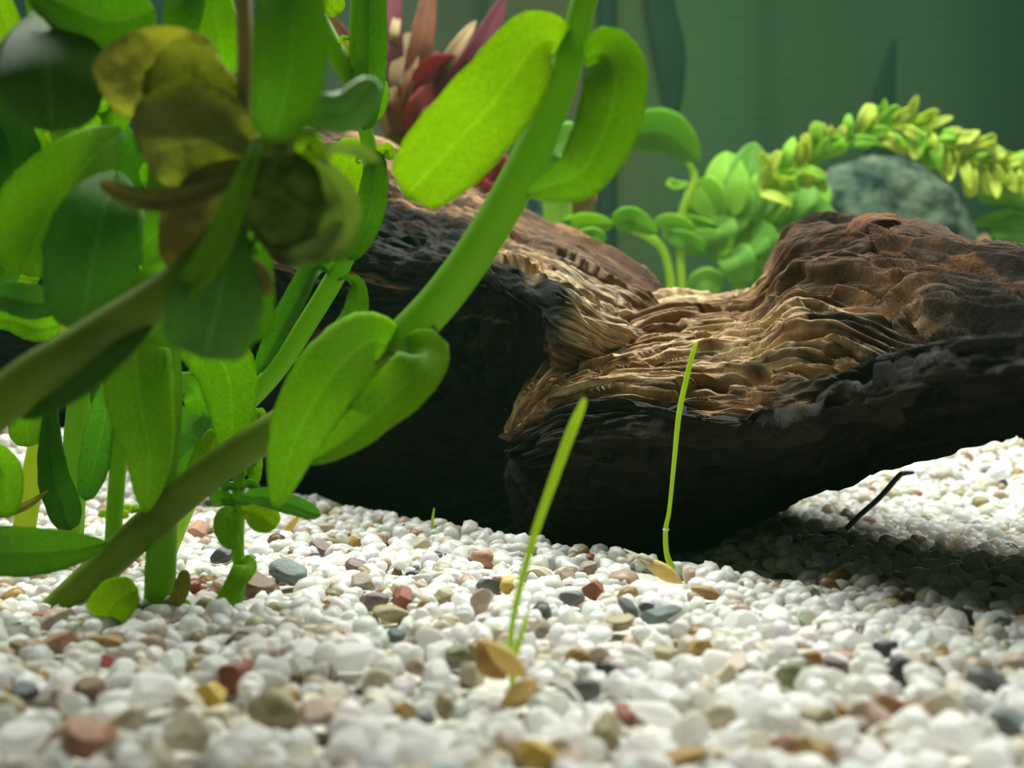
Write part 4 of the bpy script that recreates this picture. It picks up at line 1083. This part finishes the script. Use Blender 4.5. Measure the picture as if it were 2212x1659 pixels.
def seed(px, py, d, lpx, wpx, rot, mat, nm, par, flat=0.7, lab=None):
    V, F = ICO[3]
    x = V[:, 0]
    W = V.copy(); W[:, 1:] *= (1-0.55*np.abs(x)**2.5)[:, None]
    W = W*np.array([lpx/2, wpx/2*flat, wpx/2])*d/FPX
    a = math.radians(rot); c_, s_ = math.cos(a), math.sin(a)
    W = np.stack([W[:, 0]*c_+W[:, 2]*s_, W[:, 1], -W[:, 0]*s_+W[:, 2]*c_], 1)
    o = link(nm, new_mesh(nm, W+np.array(P(px, py, d)), F), mat, par)
    if lab: o['label'] = lab
    return o
seed(1062, 1425, d1-0.25, 104, 76, 55, HUSKB, 'kernel', p, lab='brown kernel')
seed(1094, 1425, d1-0.38, 120, 46, 42, HUSK, 'husk', p)
seed(1122, 1496, d1-0.40, 104, 42, -38, HUSK, 'husk', p)
seed(1130, 1506, d1-0.34, 80, 34, -38, HUSKB, 'kernel', p)
stem(p, [(1140, 1450, d1-0.55, 16), (1168, 1464, d1-0.60, 11), (1205, 1472, d1-0.65, 9), (1232, 1488, d1-0.70, 10), (1256, 1522, d1-0.80, 9), (1268, 1560, d1-0.85, 5)], ROOT, name='root', label='white curved root')
d2 = G(1440, 1238).y
p = thing('sprout', 'farther grass sprout with one thin blade from a hairy tan seed', 'sprout', G(1440, 1238), 'grass sprouts')
stem(p, [(1452, 1228, d2, 16), (1440, 1195, d2, 12), (1438, 1145, d2, 11), (1446, 1100, d2, 9), (1456, 1000, d2, 10), (1466, 900, d2, 12), (1480, 830, d2, 12), (1496, 765, d2, 11), (1506, 738, d2, 5)], BLADE, name='blade')
seed(1432, 1234, d2-0.5, 100, 34, 32, HUSK, 'husk', p)
rh = random.Random(4)
for k in range(18):
    y0 = 1203+rh.uniform(-6, 16)
    stem(p, [(1412, y0+12, d2-0.5, 5), (1385, y0, d2-0.5+rh.uniform(-.1, .1), 4.5), (1352+rh.uniform(-6, 26), 1188+rh.uniform(-4, 34), d2-0.4+rh.uniform(-.15, .1), 2.5)], HAIR, name='hair', nseg=5, ribs=0)
stem(p, [(1475, 1258, d2-0.05, 8), (1510, 1262, d2-0.05, 4), (1545, 1272, d2-0.05, 4)], HAIR, name='root', nseg=6, ribs=0)
stem(p, [(1433, 1143, d2-0.02, 4), (1438, 1146, d2-0.05, 6), (1445, 1144, d2-0.02, 4)], HAIR, name='collar', nseg=8, ribs=0)
d3 = G(935, 1158).y
p = thing('sprout', 'tiny pale sprout in the shade of the wood', 'sprout', G(935, 1158), 'grass sprouts')
stem(p, [(935, 1162, d3, 8), (934, 1130, d3, 7), (938, 1098, d3, 3)], BLADE, name='blade', nseg=8)
g = G(622, 1150)
p = thing('seed_husk', 'empty tan seed husk lying by the small round-leaved plant', 'seed', g)
seed(626, 1138, g.y-0.5, 72, 18, -52, HUSK, 'husk', p)
g4 = G(1810, 1160)
dk = plain_mat('dark_stalk', (0.035, 0.045, 0.06), (0.06, 0.07, 0.09), 6, 0.4, bump=0.1)
p = thing('dead_stalk', 'dark bent stalk poking up from the gravel under the branch', 'stalk', g4)
stem(p, [(1800, 1172, g4.y, 12), (1850, 1120, g4.y-0.1, 12), (1900, 1075, g4.y-0.1, 12), (1940, 1030, g4.y-0.15, 12), (1952, 1023, g4.y-0.15, 11), (1974, 1021, g4.y-0.15, 6)], dk, name='stalk')

# ------------------------------------------------------------------ background plants and stones
RED = leaf_mat('leaf_red', (0.22, 0.025, 0.04), (0.30, 0.045, 0.06), (0.45, 0.06, 0.08), 0.45)
MAUVE = leaf_mat('leaf_mauve', (0.16, 0.03, 0.06), (0.22, 0.05, 0.08), (0.32, 0.06, 0.10), 0.45)
RUST = leaf_mat('leaf_rust', (0.20, 0.07, 0.04), (0.28, 0.11, 0.06), (0.36, 0.14, 0.07), 0.4)
STRAW = leaf_mat('leaf_straw', (0.42, 0.28, 0.14), (0.52, 0.38, 0.20), (0.55, 0.4, 0.2), 0.4)
D = 22.0
p = thing('red_plant', 'red-leaved bushy plant behind the wood, with faded tan leaves', 'plant', (P(855, 320, D).x, D, float(H(P(855, 320, D).x, D))))
bx = P(855, 320, D)
tube('stem', [Vector((bx.x, D, float(H(bx.x, D))-0.2)), Vector((bx.x+0.1, D, 3.5)), bx, P(868, 200, D)], [0.22, 0.22, 0.2, 0.12], S_BROWN, p)
for x0, y0, x1, y1, x2, y2, w, mt, pf in [
    (850, 300, 840, 130, 852, -60, 66, MAUVE, 'lan'), (862, 290, 905, 110, 935, -60, 58, RUST, 'lan'), (880, 280, 1010, 150, 1092, -10, 62, MAUVE, 'lan'),
    (900, 300, 925, 170, 1010, 150, 70, RED, 'ell'), (960, 150, 1010, 140, 1030, 190, 30, RED, 'lan'), (905, 330, 915, 250, 975, 190, 80, RED, 'ell'),
    (845, 300, 838, 220, 836, 130, 46, STRAW, 'lan'), (860, 300, 866, 180, 892, 70, 56, STRAW, 'ell'), (870, 300, 885, 200, 900, 130, 50, RUST, 'lan'),
    (890, 280, 970, 130, 1028, 45, 34, STRAW, 'lan'), (870, 310, 850, 230, 830, 170, 40, RUST, 'strap'), (885, 310, 920, 260, 960, 215, 44, RUST, 'lan'),
    (840, 300, 812, 180, 700, 20, 46, RUST, 'lan'), (930, 230, 950, 150, 940, 110, 26, RED, 'lan'), (865, 235, 880, 180, 960, 140, 14, STRAW, 'strap'), (835, 160, 850, 80, 862, 20, 24, STRAW, 'lan')]:
    leaf(p, [(x0, y0, D), (x1, y1, D-0.6), (x2, y2, D-0.3)], w, mt, roll=random.Random(x2).uniform(-30, 30), cup=0.25, prof=pf)
g = P(1050, 392, 19.5)
leaf(p, [(980, 440, 20.5), (1020, 380, 20.0), (1060, 365, 19.8), (1078, 400, 19.8), (1050, 425, 19.8)], 84, RED, cup=-0.3, prof='ell', label='curled red leaf low on the right')
leaf(p, [(1020, 420, 20.6), (1055, 370, 20.2), (1082, 385, 20.2)], 18, STRAW, prof='lan')
tube('side_stem', [P(868, 300, D), P(930, 400, 21.3), P(985, 440, 20.6)], [0.12, 0.1, 0.07], S_BROWN, p)

BGA = leaf_mat('leaf_back_green', (0.15, 0.33, 0.05), (0.20, 0.40, 0.07), (0.38, 0.70, 0.07), 0.5)
BGL = leaf_mat('leaf_back_lime', (0.22, 0.43, 0.04), (0.28, 0.50, 0.06), (0.50, 0.82, 0.06), 0.5)
BGY = leaf_mat('leaf_back_yellow', (0.40, 0.50, 0.06), (0.52, 0.60, 0.10), (0.70, 0.80, 0.10), 0.45)
def bushy(name, label, D, foot, stems_, leaves_, grp=None):
    f = P(foot[0], foot[1], D); z0 = float(H(f.x, D))
    p = thing(name, label, 'plant', (f.x, D, z0), grp)
    for s in stems_:
        a = P(s[0][0], s[0][1], D)
        tube('stem', [Vector((f.x, D, z0-0.2)), Vector(((f.x+a.x)/2, D, (z0+a.z)/2))]+[P(x, y, D) for x, y in s], [0.10]*(len(s)+1)+[0.05], S_LIGHT, p)
    for q in leaves_:
        x0, y0, x1, y1, x2, y2, w, mt, pf = q
        r_ = random.Random(int(x2*3+y2))
        leaf(p, [(x0, y0, D-r_.uniform(0, .3)), (x1, y1, D-0.1-r_.uniform(0, .25)), (x2, y2, D-r_.uniform(0, .3))], w, mt, roll=r_.uniform(-12, 12), cup=0.2, prof=pf, n=16, m=9)
    return p
bushy('leafy_plant', 'green plant with long leaves rising just behind the log', 21.0, (1210, 560), [[(1205, 500), (1200, 420)], [(1225, 480), (1245, 300)]],
      [(1200, 390, 1195, 330, 1255, 285, 84, BGA, 'ell'), (1205, 500, 1205, 440, 1215, 385, 66, BGL, 'strap'), (1170, 495, 1225, 455, 1288, 418, 46, STRAW, 'ell'),
       (1195, 520, 1255, 488, 1328, 484, 62, BGL, 'tap'), (1325, 486, 1365, 474, 1420, 505, 58, BGA, 'tap'), (1225, 530, 1280, 512, 1310, 520, 46, BGA, 'tap'), (1195, 400, 1170, 370, 1150, 330, 40, BGA, 'ell')])
bushy('leafy_plant', 'green plant with one wide oval leaf raised left of the bushy one', 24.5, (1480, 620), [[(1470, 480), (1500, 390), (1485, 350)], [(1440, 560), (1400, 510), (1330, 485)]],
      [(1510, 350, 1440, 285, 1350, 290, 92, BGA, 'ell'), (1490, 395, 1460, 400, 1440, 390, 20, BGL, 'ell'), (1500, 500, 1450, 482, 1412, 478, 46, BGL, 'tap'), (1520, 545, 1480, 520, 1430, 505, 48, BGA, 'tap'),
       (1490, 640, 1520, 610, 1560, 620, 60, BGA, 'ell')])
lv = []
rb = random.Random(12)
for x0, y0, x2, y2, w, mt in [(1560, 480, 1500, 400, 66, BGL), (1575, 470, 1570, 335, 84, BGL), (1600, 470, 1630, 315, 80, BGA), (1640, 470, 1660, 340, 72, BGA), (1530, 490, 1520, 400, 70, BGA),
                              (1600, 500, 1560, 420, 90, BGA), (1650, 490, 1690, 380, 76, BGL), (1690, 480, 1730, 390, 80, BGA), (1700, 480, 1780, 400, 70, BGL), (1720, 490, 1790, 450, 60, BGA),
                              (1560, 520, 1440, 480, 48, BGL), (1580, 540, 1480, 520, 50, BGL), (1620, 520, 1700, 480, 70, BGA), (1640, 540, 1740, 500, 66, BGA), (1600, 560, 1640, 480, 80, BGA), (1560, 560, 1540, 470, 70, BGA),
                              (1610, 620, 1580, 540, 60, BGA), (1660, 600, 1700, 530, 60, BGA), (1640, 470, 1690, 430, 60, BGL)]:
    lv.append((x0, y0, (x0+x2)/2+rb.uniform(-12, 12), (y0+y2)/2-6, x2+rb.uniform(-4, 4), y2-8, w*1.25, mt, rb.choice(('ell', 'tap', 'ell'))))
bushy('leafy_plant', 'dense bright green bushy plant left of the dark boulder', 25.0, (1610, 700), [[(1590, 600), (1575, 480)], [(1640, 590), (1690, 470)], [(1600, 560), (1560, 530)]], lv)

# boulder
def boulder(name, label, prof, D, depth, seed, mat):
    """prof: rows (py, x_left, x_right)"""
    nu_, nv_ = 90, 96
    ys = np.linspace(0, 1, nu_)
    pr_ = np.array(prof, float)
    tt = np.linspace(0, 1, len(pr_))
    py = np.interp(ys, tt, pr_[:, 0]); xl = np.interp(ys, tt, pr_[:, 1]); xr = np.interp(ys, tt, pr_[:, 2])
    ker = np.hanning(15)[1:-1]; ker /= ker.sum()
    xl = np.convolve(np.pad(xl, 6, 'edge'), ker, 'valid'); xr = np.convolve(np.pad(xr, 6, 'edge'), ker, 'valid')
    cx_ = ((xl+xr)/2-CX)/FPX*D; rx = (xr-xl)/2/FPX*D; z = CAMZ-(py-CY)/FPX*D
    th = np.linspace(0, 2*np.pi, nv_, endpoint=False)
    X = cx_[:, None]+rx[:, None]*np.cos(th); Y = D+depth*(rx/rx.max())[:, None]*np.sin(th)+1.0; Z = z[:, None]+0*X
    Pg = np.stack([X, Y, Z], -1)
    nrm = Pg-np.stack([cx_, 0*cx_+D+1.0, z-0.4], -1)[:, None]; nrm /= np.linalg.norm(nrm, axis=2)[..., None]
    dsp = 0.9*(fbm(X*0.5+seed, Y*0.5, Z*0.5, 4, seed)-0.5)+0.3*(fbm(X*1.8, Y*1.8, Z*1.8, 3, seed+2)-0.5)
    Pg = Pg+nrm*dsp[..., None]
    idx = np.arange(nu_*nv_).reshape(nu_, nv_); a, b_ = idx[:-1], idx[1:]
    F = np.stack([a, np.roll(a, -1, 1), np.roll(b_, -1, 1), b_], -1).reshape(-1, 4).tolist()
    V = Pg.reshape(-1, 3).tolist()+[Pg[0].mean(0).tolist()]
    F += [(len(V)-1, idx[0, (j+1) % nv_], idx[0, j]) for j in range(nv_)]
    return tag(link(name, new_mesh(name, V, [tuple(int(i) for i in f) for f in F]), mat), label, 'rock')
rock_m = plain_mat('boulder_stone', (0.010, 0.022, 0.018), (0.085, 0.115, 0.075), 1.5, 0.85, bump=0.6, bdist=0.2, spec=0.1)
boulder('boulder', 'dark mossy boulder behind the frayed branch, small yellow-green leaves over its top',
        [(325, 1890, 1930), (345, 1830, 2020), (390, 1775, 2080), (450, 1745, 2110), (540, 1690, 2130), (640, 1620, 2150), (760, 1580, 2180), (860, 1560, 2200)], 25.0, 2.2, 4, rock_m)
boulder('boulder', 'small dark stone behind the top of the log, beside the tan leaf', [(378, 1145, 1165), (400, 1120, 1185), (450, 1105, 1195), (540, 1090, 1215), (640, 1080, 1230)], 23.5, 0.8, 9, rock_m)

# creeping plant over the boulder
Dm = 23.6
p = thing('creeping_plant', 'creeping yellow-green plant with tiny leaves draped over the dark boulder', 'plant', P(1960, 300, Dm))
arcp = [(1640, 415), (1690, 375), (1740, 358), (1790, 325), (1850, 300), (1900, 285), (1960, 270), (2010, 290), (2060, 330), (2110, 350), (2170, 365), (2230, 380)]
stem(p, [(x, y, Dm, 12) for x, y in arcp], S_YELL, nseg=8)
ra = random.Random(5)
q = catmull([(x, y, 0) for x, y in arcp], 58)
for i in range(58):
    x, y = q[i][0], q[i][1]
    tx, ty = q[min(i+1, 57)][:2]-q[max(i-1, 0)][:2]
    for s in ((-1, 1) if i % 2 else (ra.choice((-1, 1)),)):
        a = math.atan2(ty, tx)+s*ra.uniform(0.5, 1.3)
        if s > 0 and x < 1850 and x > 1745: a -= 0.9
        l = ra.uniform(44, 88)
        mt = ra.choice((BGY, BGY, BGL, BGY if x > 2000 else BGL))
        leaf(p, [(x, y, Dm-0.05), (x+math.cos(a)*l*0.5, y+math.sin(a)*l*0.5-4, Dm-0.15-ra.uniform(0, .2)), (x+math.cos(a)*l, y+math.sin(a)*l, Dm-0.1-ra.uniform(0, .3))], ra.uniform(22, 34), mt, roll=ra.uniform(-35, 35), cup=0.2, prof=ra.choice(('tap', 'ell')), n=10, m=7)
bushy('leafy_plant', 'low green plant at the right edge beside the dark boulder', 24.0, (2220, 640), [[(2180, 520), (2190, 420)], [(2140, 560), (2125, 520)]],
      [(2230, 430, 2160, 400, 2080, 385, 50, BGL, 'ell'), (2240, 450, 2180, 425, 2110, 420, 44, BGA, 'ell'), (2240, 480, 2170, 470, 2100, 485, 40, BGA, 'lan'), (2240, 520, 2190, 490, 2140, 510, 44, BGA, 'ell'),
       (2145, 560, 2130, 530, 2120, 505, 30, STRAW, 'strap'), (2240, 560, 2200, 530, 2160, 540, 50, BGA, 'ell'), (2230, 390, 2200, 350, 2150, 340, 34, BGY, 'lan')])
